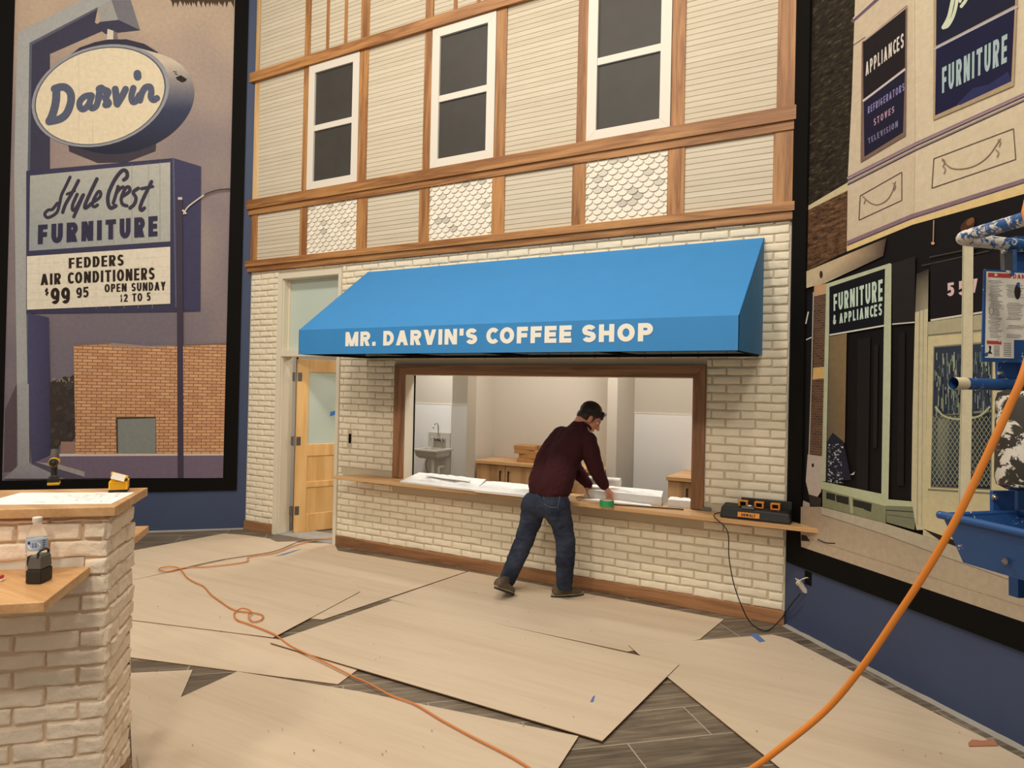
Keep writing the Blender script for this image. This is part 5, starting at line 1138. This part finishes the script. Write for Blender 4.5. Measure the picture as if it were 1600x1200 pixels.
# ================================================================ work platform at the right edge
def spattered(name, base, amt=.62, sc=22.0):
    t = NT(name); tc = t.n('ShaderNodeTexCoord'); nz = t.n('ShaderNodeTexNoise', Scale=sc, Detail=5.0, Roughness=.72, Distortion=.8); t.l(tc.outputs['Object'], nz.inputs['Vector'])
    n3 = t.n('ShaderNodeTexNoise', Scale=5.0, Detail=2.0); t.l(tc.outputs['Object'], n3.inputs['Vector'])
    ad = t.n('ShaderNodeMath', operation='MULTIPLY_ADD'); ad.inputs[1].default_value = .45; t.l(n3.outputs[0], ad.inputs[0]); t.l(nz.outputs[0], ad.inputs[2])
    cr = t.n('ShaderNodeValToRGB'); cr.color_ramp.elements[0].position = amt+.20; cr.color_ramp.elements[1].position = amt+.225; cr.color_ramp.elements[0].color = base; cr.color_ramp.elements[1].color = rgb(224, 216, 200)
    t.l(ad.outputs[0], cr.inputs[0]); t.l(cr.outputs[0], t.b.inputs['Base Color']); t.b.inputs['Roughness'].default_value = .45
    return t.m
LB = spattered('lift_blue_spattered', rgb(38, 84, 142), .50, 34); LB2 = spattered('lift_blue', rgb(34, 78, 134), .69, 26); TANK = spattered('dirty_black_tank', rgb(58, 52, 44), .56, 14)
K0 = pd(1497, 373, 2.0)
lf = thing('work_platform', 'paint-spattered blue work lift platform entering at the right edge', 'lift', (.75, -3.0, 0))
E1v, E2v = Vector((.70, .714, 0)), Vector((.56, -.83, 0))
mb = MB(); rr = .019
def bow(a, c, b, r=.04, n=6): # rounded corner
    d1 = (a-c).normalized(); d2 = (b-c).normalized(); p, q = c+d1*r, c+d2*r
    return [a]+[p*(1-t)**2+c*2*t*(1-t)+q*t*t for t in [k/n for k in range(n+1)]]+[b]
top = bow(K0+E2v*1.0, K0, K0+E1v*1.2); top = [p+Vector((0, 0, 0)) for p in top]
mb.tube(top, rr, 14); mb.build('guard_rail', LB, lf, smooth='auto')
NB = Vector((E1v.y, -E1v.x, 0))     # faces the viewer
mb = MB(); l0 = pd(1490, 599, 2.02); l1 = l0+E1v*1.0
mb.tube([l0+Vector((0, 0, 0)), l1], .018, 14, cap=False); mb.tube([l0, l1], .0155, 14, cap=False); mb.build('mid_rail', LB2, lf, smooth='auto')
mb = MB(); mb.tube([l0-E1v*.002, l0+E1v*.045], .0188, 14, cap=False); mb.build('rail_end_tape', mat('masking_tape', rgb(214, 196, 160), .7), lf, smooth='auto')
pl_ = K0+NB*.025
def fr(x, y, d=0.0): return onp(x, y, NB, (pl_+NB*d).dot(NB))
def panel(name, px, d, th, m, bevel=0):
    mb = MB(); mb.prism([fr(x, y, d) for x, y in px], NB*th); return mb.build(name, m, lf, bevel=bevel)
panel('post', ((1574, 372), (1592, 372), (1592, 930), (1576, 930)), -.075, .03, LB2)
panel('post_bracket', ((1562, 390), (1577, 388), (1577, 425), (1563, 425)), -.04, .012, GREYM, .002)
panel('post_plate', ((1554, 565), (1588, 565), (1588, 592), (1555, 592)), -.055, .01, LB2, .002)
panel('post_plate', ((1546, 766), (1580, 766), (1580, 803), (1546, 803)), -.04, .012, LB2, .002)
for x, y, d in ((1567, 393, -.028), (1561, 583, -.045), (1552, 777, -.028)):
    mb = MB(); c = fr(x, y, d); mb.tube([c, c+NB*.008], .009, 6); mb.tube([c+NB*.008, c+NB*.012], .006, 10); mb.build('bolt', CHROME, lf, smooth='auto')
panel('placard_plate', ((1536, 421), (1640, 426), (1640, 569), (1532, 565)), .0, .004, LB2, .001)
mb = MB(); q = [fr(1541, 424, .0045), fr(1640, 429, .0045), fr(1640, 532, .0045), fr(1584, 531, .0045), fr(1584, 560, .0045), fr(1539, 559, .0045)]
mb.prism(q, NB*.0005, 0, rgb(236, 228, 212))
def pq(x0, y0, x1, y1, col, d=.0053): mb.face([fr(x0, y0, d), fr(x1, y0+(x1-x0)*.045, d), fr(x1, y1+(x1-x0)*.045, d), fr(x0, y1, d)], 0, col)
RED = rgb(190, 70, 62); pq(1544, 426, 1580, 433, RED); put_text(mb, 'DANGER', [fr(1583, 428, .0054), fr(1620, 430, .0054), fr(1620, 437, .0054), fr(1583, 435, .0054)], 0, RED, w0=.6, t=.2)
rl = random.Random(4)
for k in range(13):
    y = 438+k*7
    for a, b in ((1544, 1567), (1572, 1600), (1602, 1630)):
        if rl.random() < .12: continue
        for j in range(3):
            x0_ = a+rl.uniform(0, 4); x1_ = b-rl.uniform(0, 8); gg = rl.randint(96, 150); pq(x0_, y+j*2.2, x1_, y+j*2.2+.8, rgb(gg, gg, gg))
pq(1542, 532, 1565, 537.5, RED)
for k in range(8): gg = rl.randint(90, 140); pq(1553, 540+k*2.2, 1562, 541+k*2.2, rgb(gg, gg, gg)); pq(1568, 536+k*2.8, 1580, 537+k*2.8, rgb(gg, gg, gg))
mb.face([fr(a, b, .0055) for a, b in ((1545, 540), (1549, 541), (1548, 549), (1551, 553), (1543, 552), (1546, 547))], 0, rgb(50, 46, 44))
mb.face([fr(1590+5*math.cos(k*.52)*1, 456+12*math.sin(k*.52), .0056) for k in range(12)], 0, rgb(46, 40, 38))
mb.face([fr(1549+4*math.cos(k*.52), 486+7*math.sin(k*.52), .0056) for k in range(12)], 0, rgb(170, 120, 120)); mb.face([fr(1549+3*math.cos(k*.52), 486+6*math.sin(k*.52), .0058) for k in range(12)], 0, rgb(206, 200, 186))
for k in range(16):
    x, y = rl.uniform(1538, 1640), rl.uniform(424, 560); mb.face([fr(x+rl.uniform(1, 5)*math.cos(j*.9), y+rl.uniform(1, 5)*math.sin(j*.9), .006+k*.0001) for j in range(7)], 0, rl.choice((rgb(220, 210, 190), rgb(224, 216, 200), rgb(60, 86, 140))))
mb.build('placard', INKP, lf, colors=True, clean=False)
# black tank behind the cord
c0, c1 = fr(1599, 765, .035), fr(1599, 609, .035)
mb = MB(); cx_ = (c0+c1)/2; rad = .072; mb.lathe([(.045, 0), (rad*.93, .012), (rad, .035), (rad, c1.z-c0.z-.03), (rad*.93, c1.z-c0.z-.01), (.045, c1.z-c0.z)], (c0.x, c0.y, c0.z), 28)
mb.build('tank', TANK, lf, smooth='auto')
# tool tray
rim0 = pG(1471, 802, 1.402); TE = Vector((.66, -.75, 0)).normalized(); TB = Vector((.70, .714, 0))
tl_ = .62; dep = .30
Pn = lambda a, b, z: rim0+TE*a+TB*b+Vector((0, 0, z))
mb = MB(); H_ = -.135
def wall(a0, b0, a1, b1, ia, ib, ta, tb):
    lo = [Pn(a0+ia, b0+ib, H_), Pn(a1+ta, b1+tb, H_), Pn(a1, b1, 0), Pn(a0, b0, 0)]
    n = (lo[1]-lo[0]).cross(lo[3]-lo[0]).normalized(); mb.prism(lo, n*-.004)
wall(0, 0, tl_, 0, .045, .035, -.02, .035); wall(0, dep, tl_, dep, .045, -.01, -.02, -.01); wall(0, dep, 0, 0, .045, -.01, .045, .035); wall(tl_, 0, tl_, dep, -.02, .035, -.02, -.01)
mb.prism([Pn(.045, .035, H_), Pn(tl_-.02, .035, H_), Pn(tl_-.02, dep-.01, H_), Pn(.045, dep-.01, H_)], (0, 0, .004))
mb.build('tray', LB2, lf)
mb = MB(); mb.tube([Pn(-.012, .004, -.006), Pn(tl_, .004, -.006)], .0115, 10); mb.tube([Pn(0, dep, -.006), Pn(tl_, dep, -.006)], .010, 10); mb.tube([Pn(0, 0, -.006), Pn(0, dep, -.006)], .008, 10); mb.build('tray_rim', LB2, lf, smooth='auto')
mb = MB(); c = Pn(.20, .012, -.075)
_nt = TE.cross(Vector((0, 0, 1))); c = onp(1573, 877, _nt, Pn(.1, .018, -.08).dot(_nt)); n2 = Vector((TE.y, -TE.x, 0)); n2 = n2 if n2.dot(EYE-c) > 0 else -n2
mb.tube([c, c+n2*.006], .009, 12); mb.box(-.008, .008, -.0012, .0012, 0, .001, 0, Matrix.Translation(c+n2*.0065)); mb.build('bolt', CHROME, lf, smooth='auto')
# mast and base outside the picture
mb = MB(); mb.box(.62, .86, -3.20, -2.96, .14, 1.25); mb.box(.55, .95, -3.30, -2.85, 1.23, 1.27); mb.build('mast', GREYM, lf, bevel=.006)
mb = MB(); mb.box(.40, 1.10, -3.45, -2.75, .06, .16); mb.build('base', LB2, lf, bevel=.01)
for x in (.45, 1.05):
    for y in (-3.38, -2.82):
        mb = MB(); mb.tube([(x-.025, y, .055), (x+.025, y, .055)], .05, 18); mb.build('wheel', TBLK, lf, smooth='auto')

# ================================================================ the man at the counter
from mathutils.bvhtree import BVHTree
def caps(mb, a, b, ra, rb, n=14):
    a, b = Vector(a), Vector(b); d = b-a; L_ = d.length
    if L_ < 1e-5: mb.ball(a, ra, n, 9); return
    d /= L_; P = []; R_ = []
    for k in range(5): t = math.radians(88-k*22); P.append(a-d*ra*math.sin(t)); R_.append(max(.0008, ra*math.cos(t)))
    for k in range(5): t = math.radians(k*22); P.append(b+d*rb*math.sin(t)); R_.append(max(.0008, rb*math.cos(t)))
    mb.tube(P, R_, n)
def grow(mb, name, vox, m, parent=None, smooth=5, disp=None):
    """melt overlapping capsules into one continuous skin"""
    o = mb.build('melt', m); md = o.modifiers.new('r', 'REMESH'); md.mode = 'VOXEL'; md.voxel_size = vox
    sm = o.modifiers.new('s', 'SMOOTH'); sm.iterations = smooth; sm.factor = .5
    me = bpy.data.meshes.new_from_object(o.evaluated_get(bpy.context.evaluated_depsgraph_get())); old = o.data
    bpy.data.objects.remove(o); bpy.data.meshes.remove(old)
    me.name = name; me.materials.clear(); me.materials.append(m)
    if disp:
        N = [v.normal.copy() for v in me.vertices]
        for v, n_ in zip(me.vertices, N): v.co += n_*disp(v.co)
    me.polygons.foreach_set('use_smooth', [True]*len(me.polygons))
    bv = BVHTree.FromPolygons([v.co.copy() for v in me.vertices], [tuple(p.vertices) for p in me.polygons])
    o = bpy.data.objects.new(name, me); COL.objects.link(o)
    if parent is not None:
        me.transform(parent.matrix_basis.inverted()); o.parent = parent
    return o, bv
SKIN = mat('skin', rgb(206, 142, 112), .5, var=.05, vscale=30); SWEAT = mat('maroon_sweater', rgb(60, 27, 31), .95, bump=.3, bscale=500, var=.10, vscale=9, spec=.2)
def denim():
    t = NT('denim'); tc = t.n('ShaderNodeTexCoord'); nz = t.n('ShaderNodeTexNoise', Scale=5.0, Detail=4.0); t.l(tc.outputs['Object'], nz.inputs['Vector'])
    n2 = t.n('ShaderNodeTexNoise', Scale=260.0, Detail=2.0); t.l(tc.outputs['Object'], n2.inputs['Vector'])
    mx = t.n('ShaderNodeMath', operation='MULTIPLY_ADD'); mx.inputs[1].default_value = .25; t.l(n2.outputs[0], mx.inputs[0]); t.l(nz.outputs[0], mx.inputs[2])
    cr = t.n('ShaderNodeValToRGB'); cr.color_ramp.elements[0].position = .42; cr.color_ramp.elements[1].position = .82; cr.color_ramp.elements[0].color = rgb(26, 31, 46); cr.color_ramp.elements[1].color = rgb(62, 69, 86)
    t.l(mx.outputs[0], cr.inputs[0]); t.l(cr.outputs[0], t.b.inputs['Base Color']); t.b.inputs['Roughness'].default_value = .9; t.b.inputs['Specular IOR Level'].default_value = .2
    return t.m
DENIM = denim()
HAIR = mat('dark_hair', rgb(50, 38, 32), .6, bump=.6, bscale=120, var=.25, vscale=60)
SHOE = mat('shoe_leather', rgb(92, 78, 60), .75, var=.15, vscale=20); SOLE = mat('shoe_sole', rgb(140, 134, 112), .8); SOLED = mat('shoe_tread', rgb(40, 36, 32), .85)
ZG = .0005+E1                                         # top of the floor sheet he stands on
man = thing('person', 'man in maroon sweater and blue jeans bending over the hatch counter, back to us', 'person', (-2.55, -.42, ZG))
rt_ = Vector((.90, -.44, 0)); fw_ = Vector((.44, .90, 0)); Zv = Vector((0, 0, 1))
Rh, Lh = pF(871, 789, .46), pF(838, 786, .40)
Rk, Lk = pF(884, 846, .42), pF(819, 846, .42)
Ra, La = pF(882, 912, .37), pF(792, 907, .44)
hip = (Rh+Lh)/2
wst = pF(862, 752, .40); mid = pF(872, 718, .31); chs = pF(889, 690, .20); nkb = pF(904, 664.5, .12)
Rs, Ls = pF(919, 690, .22), pF(872, 686, .02)
Re, Rw = pF(931, 734, .22), pF(945.5, 761, .12)
Le, Lw = pF(903, 738, .0), pF(919.5, 757, -.02)
hd = pF(922, 652.5, .02)
hf = Vector((.66, .46, -.60)).normalized(); hl = Zv.cross(hf).normalized(); hu = hf.cross(hl).normalized()
HM = Matrix((hf, hl, hu)).transposed()
def H(x, y, z): return hd+hf*x+hl*y+hu*z
# --- skin: one continuous body
b = MB()
caps(b, Rh, Lh, .095, .095); caps(b, hip, wst, .11, .11); caps(b, wst, mid, .105, .11); caps(b, mid, chs, .11, .11); caps(b, chs, nkb, .09, .06)
caps(b, Rs, chs, .05, .09); caps(b, Ls, chs, .05, .09)
for h_, k_, a_ in ((Rh, Rk, Ra), (Lh, Lk, La)): caps(b, h_, k_, .075, .052); caps(b, k_, a_, .052, .036)
for s_, e_, w_ in ((Rs, Re, Rw), (Ls, Le, Lw)): caps(b, s_, e_, .046, .037); caps(b, e_, w_, .037, .026)
caps(b, nkb-Zv*.02, H(-.04, 0, -.05), .068, .062); caps(b, nkb-Zv*.02, H(.0, 0, -.06), .06, .054)
b.ball(H(-.012, 0, .032), (.100, .079, .094), 20, 14, 0, HM); b.ball(H(.030, 0, -.045), (.068, .060, .078), 18, 12, 0, HM); b.ball(H(.058, 0, -.103), (.030, .032, .026), 12, 9, 0, HM)
b.ball(H(.01, .045, -.075), (.045, .022, .03), 12, 8, 0, HM); b.ball(H(.01, -.045, -.075), (.045, .022, .03), 12, 8, 0, HM)
caps(b, H(.094, 0, .004), H(.121, 0, -.040), .009, .0135, 10); b.ball(H(.110, .012, -.043), .0095, 8, 6); b.ball(H(.110, -.012, -.043), .0095, 8, 6)
caps(b, H(.086, .04, .020), H(.093, 0, .016), .010, .010, 8); caps(b, H(.086, -.04, .020), H(.093, 0, .016), .010, .010, 8)
caps(b, H(.090, .018, -.071), H(.090, -.018, -.071), .008, .008, 8); caps(b, H(.086, .016, -.083), H(.086, -.016, -.083), .009, .009, 8)
for s_ in (1, -1):
    b.ball(H(-.006, s_*.080, -.020), (.020, .009, .034), 12, 9, 0, HM); b.ball(H(-.012, s_*.086, -.008), (.016, .008, .022), 10, 8, 0, HM)
def hand(b, W, d, n, side, curl=1.0):
    d = Vector(d).normalized(); n = Vector(n); n = (n-d*n.dot(d)).normalized(); s_ = d.cross(n)*side
    for k, (off, ln, r) in enumerate(((-.033, .82, .0078), (-.011, .97, .0085), (.011, 1.03, .0088), (.032, .92, .0086))):
        kn = W+d*(.088-.006*abs(k-2))+s_*off-n*.004
        caps(b, W+s_*off*.5, kn, .0155, .0125, 10)
        p = kn; ang = 0
        for seg, bend in ((.044, 26+4*k), (.028, 34), (.022, 28)):
            ang += math.radians(bend*curl); q = p+(d*math.cos(ang)+n*math.sin(ang)+s_*off*.8*(1-curl*.3)).normalized()*seg*ln
            caps(b, p, q, r, r*.92, 10); p = q
    p = W+d*.022+s_*.024; q = W+d*.056+s_*.052+n*.020; t_ = W+d*.088+s_*.050+n*.036
    caps(b, p, q, .0135, .0105, 10); caps(b, q, t_, .0105, .0085, 10)
hand(b, Rw, pF(955, 775, .03)-Rw, Vector((-.1, .1, -1)), -1, .75)
hand(b, Lw, pF(922.5, 772, -.03)-Lw, Vector((.55, -.1, -.7)), 1, .7)
body, _ = grow(b, 'body', .0046, SKIN, man, 3)
for s_ in (1, -1):
    e = MB(); e.ball(H(.0745, s_*.030, -.002), .0115, 12, 8); e.build('eye', mat('eye_white', rgb(236, 230, 222), .2), man, smooth=True)
    e = MB(); e.ball(H(.0845, s_*.0315, -.003), (.003, .0055, .0055), 10, 6, 0, HM); e.build('iris', mat('iris', rgb(70, 52, 40), .2), man, smooth=True)
    e = MB(); caps(e, H(.094, s_*.016, .022), H(.084, s_*.05, .024), .004, .003, 8); e.build('eyebrow', HAIR, man, smooth=True)
e = MB(); caps(e, H(.0965, .016, -.077), H(.0965, -.016, -.077), .0022, .0022, 8); e.build('mouth', mat('lips', rgb(150, 84, 74), .5), man, smooth=True)
# --- hair
e = MB(); e.ball(H(-.022, 0, .044), (.105, .086, .095), 22, 15, 0, HM); e.ball(H(-.070, 0, -.018), (.045, .066, .060), 16, 12, 0, HM)
e.ball(H(-.05, .05, -.01), (.04, .035, .05), 12, 9, 0, HM); e.ball(H(-.05, -.05, -.01), (.04, .035, .05), 12, 9, 0, HM)
for k in range(7): y_ = -.054+k*.018; caps(e, H(.055, y_, .085), H(.094-abs(y_)*.3, y_*1.12, .046+.006*(k % 2)), .022, .010, 10)
for s_ in (1, -1): caps(e, H(.02, s_*.075, .02), H(.018, s_*.077, -.018), .014, .007, 8)
grow(e, 'hair', .0045, HAIR, man, 2, lambda c: .004*noise.noise(Vector((c.x*70, c.y*70, c.z*22))))
# --- glasses pushed up on the head
GLB = mat('glasses_black', rgb(20, 18, 18), .3)
e = MB()
for s_ in (1, -1):
    e.tube([H(.068, s_*.076, .078), H(-.03, s_*.090, .028), H(-.055, s_*.086, .004)], .0028, 8)
    e.tube([H(.084+.010*math.cos(k*math.pi/6)*.3, s_*(.036+.026*math.cos(k*math.pi/6)), .092+.019*math.sin(k*math.pi/6)) for k in range(12)], .0028, 8, closed=True)
    e.tube([H(.084, s_*.062, .092), H(.068, s_*.076, .080)], .003, 8)
e.tube([H(.087, .010, .094), H(.087, -.010, .094)], .0025, 8)
e.build('glasses', GLB, man, smooth='auto')
# --- sweater
def off(p, r, f=0.0): return p+rt_*r+fw_*f
def fold(c, amp=1.0):
    v = noise.noise(Vector((c.x*7+c.z*5, c.y*6, c.z*9-c.x*6)))*.008+noise.noise(Vector((c.x*18, c.y*18, c.z*30-c.x*16)))*.004
    return v*amp
b = MB()
hem = hip*.35+wst*.65
for s_ in (1, -1):
    caps(b, off(hem, s_*.062-.012), off(wst, s_*.070-.012), .140, .142, 18); caps(b, off(wst, s_*.070-.012), off(mid, s_*.072-.008), .142, .138, 18); caps(b, off(mid, s_*.072-.008), off(chs, s_*.075), .138, .128, 18)
caps(b, off(wst, 0, .06), off(mid, 0, .05), .12, .115, 16)
caps(b, mid, chs, .135, .13, 16); caps(b, chs, nkb-Zv*.03, .118, .080, 16)
caps(b, Rs-rt_*.02, chs, .073, .10, 16); caps(b, Ls+rt_*.07-Zv*.02, chs, .09, .11, 16); caps(b, Rs-rt_*.03+Zv*.01, nkb-Zv*.03, .066, .068); caps(b, Ls+rt_*.09-Zv*.015, nkb-Zv*.045, .075, .075)
for s_, e_, w_ in ((Rs, Re, Rw), (Ls, Le, Lw)):
    caps(b, s_, e_, .082, .068, 16); caps(b, e_, e_*.12+w_*.88, .068, .047, 16); caps(b, e_*.25+w_*.75, e_*.04+w_*.96, .041, .036, 14)
hc = hem-(wst-hem).normalized()*.075
grow(b, 'sweater', .007, SWEAT, man, 5, fold)
e = MB(); e.tube([nkb-Zv*.002+fw_*.035+(rt_*math.cos(k*math.pi/8)*.070+(fw_*.85-Zv*.55).normalized()*math.sin(k*math.pi/8)*.072)+fw_*.018 for k in range(16)], .011, 10, closed=True); e.build('collar', SWEAT, man, smooth=True)
# --- jeans
b = MB()
caps(b, off(Rh, -.015, -.035), off(Lh, .015, -.035), .108, .108, 18); caps(b, Rh, Lh, .112, .112, 18); caps(b, off(hip, .055), off(wst, .058, 0)-Zv*.02, .115, .112, 18); caps(b, off(hip, -.055), off(wst, -.058)-Zv*.02, .115, .112, 18)
caps(b, off(Rh, .01, -.055)-Zv*.02, off(Rh, .01, -.03)-Zv*.09, .085, .08, 16); caps(b, off(Lh, -.01, -.055)-Zv*.02, off(Lh, -.01, -.03)-Zv*.09, .085, .08, 16)
for h_, k_, a_ in ((Rh, Rk, Ra), (Lh, Lk, La)):
    caps(b, h_, h_*.4+k_*.6, .108, .09, 18); caps(b, h_*.4+k_*.6, k_, .09, .080, 18); caps(b, k_, k_*.5+a_*.5, .080, .079, 18); caps(b, k_*.5+a_*.5, a_-(a_-k_).normalized()*.0, .079, .068, 18)
jeans, jb = grow(b, 'jeans', .007, DENIM, man, 5, lambda c: fold(c, .75)+.004*noise.noise(Vector((c.x*6, c.y*6, c.z*38)))*(1 if c.z < .72 else .3))
def onbody(x, y, lift=.003):
    d = ray(x, y).normalized(); h_ = jb.ray_cast(EYE, d); return (h_[0]+h_[1]*lift if h_[0] is not None else pF(x, y, .5))
PK = mat('pocket_denim', rgb(66, 76, 98), .9); STI = mat('stitching', rgb(120, 118, 112), .8)
def patch(name, quad, m, n=8):
    e = MB(); a, b_, c, d = quad; W = [[onbody(*[(1-u)*(1-v)*a[i]+u*(1-v)*b_[i]+u*v*c[i]+(1-u)*v*d[i] for i in (0, 1)]) for u in [k/n for k in range(n+1)]] for v in [k/n for k in range(n+1)]]
    for j in range(n):
        for i in range(n): e.face([W[j][i], W[j][i+1], W[j+1][i+1], W[j+1][i]])
    return e.build(name, m, man, smooth=True, clean='weld')
patch('back_pocket', ((848, 764), (876, 768), (871, 793), (852, 789)), DENIM)
e = MB(); e.tube([onbody(*p, .004) for p in ((848, 764), (857, 765.2), (867, 766.7), (876, 768), (874.8, 775), (873, 785), (871, 793), (862, 793), (852, 789), (850, 777), (848, 764))], .0017, 6); e.build('pocket_seam', STI, man, smooth=True)
e = MB(); e.tube([onbody(*p, .003) for p in ((836.5, 757), (838, 768), (844, 782), (850, 794))], .002, 6); e.build('seam', PK, man, smooth=True)
for x, y, dx, dy in ((853, 765, -1.5, -3), (857, 765, 1, -9)):
    e = MB(); p = onbody(x, y, .004); q = p+Vector((dx*.005, -.01, -dy*.005)); caps(e, p-(q-p)*.4, q, .0042, .005, 8); e.build('pencil', CREAM, man, smooth=True)
# --- shoes
def shoe(heel, toe, lift, anklep):
    d = (toe-heel); L_ = d.length; d.normalize(); sd = Zv.cross(d).normalized(); up = d.cross(sd).normalized()
    P = lambda x, y, z: heel+d*x*L_+sd*y+up*z
    e = MB()
    for s_ in (1, -1):
        caps(e, P(.12, s_*.012, .045), P(.5, s_*.016, .04), .030, .030); caps(e, P(.5, s_*.016, .04), P(.78, s_*.022, .036), .030, .026); caps(e, P(.78, s_*.018, .034), P(.88, s_*.012, .030), .026, .022)
    caps(e, P(.16, 0, .055), anklep-(anklep-P(.3, 0, .08))*.1, .042, .040); caps(e, P(.2, 0, .06), P(.55, 0, .052), .042, .032)
    o, _ = grow(e, 'shoe', .0055, SHOE, man, 3)
    out = []
    for k in range(28):
        t = 2*math.pi*k/28; x = .5+.53*math.cos(t); wd = .040+.010*math.cos(t-.0) if True else 0; out.append((x, wd*math.sin(t)*(1.0 if abs(math.cos(t)) < .9 else .95)))
    e = MB(); e.hexa([P(x, y, .010) for x, y in out], [P(x, y*1.03, .030) for x, y in out]); e.build('sole', SOLE, man, bevel=.004)
    e = MB(); e.hexa([P(x, y*.97, .0) for x, y in out], [P(x, y, .0105) for x, y in out]); e.build('tread', SOLED, man)
    e = MB(); c = P(.48, 0, .088)
    for k in range(3): e.tube([P(.44+k*.09, -.028, .076-k*.006), P(.46+k*.09, 0, .086-k*.007), P(.44+k*.09, .028, .076-k*.006)], .003, 6)
    e.build('lace', SOLED, man, smooth=True)
h0, t0 = pG(862, 933, ZG), pG(905, 929.5, ZG); t0 = h0+(t0-h0).normalized()*.285
shoe(h0+Zv*.001, t0+Zv*.001, 0, Ra)
t1 = pG(801, 930, ZG); h1 = pG(776, 921, ZG+.095); h1 = t1+(h1-t1).normalized()*.262
shoe(h1+Zv*.002, t1+Zv*.004, 1, La)
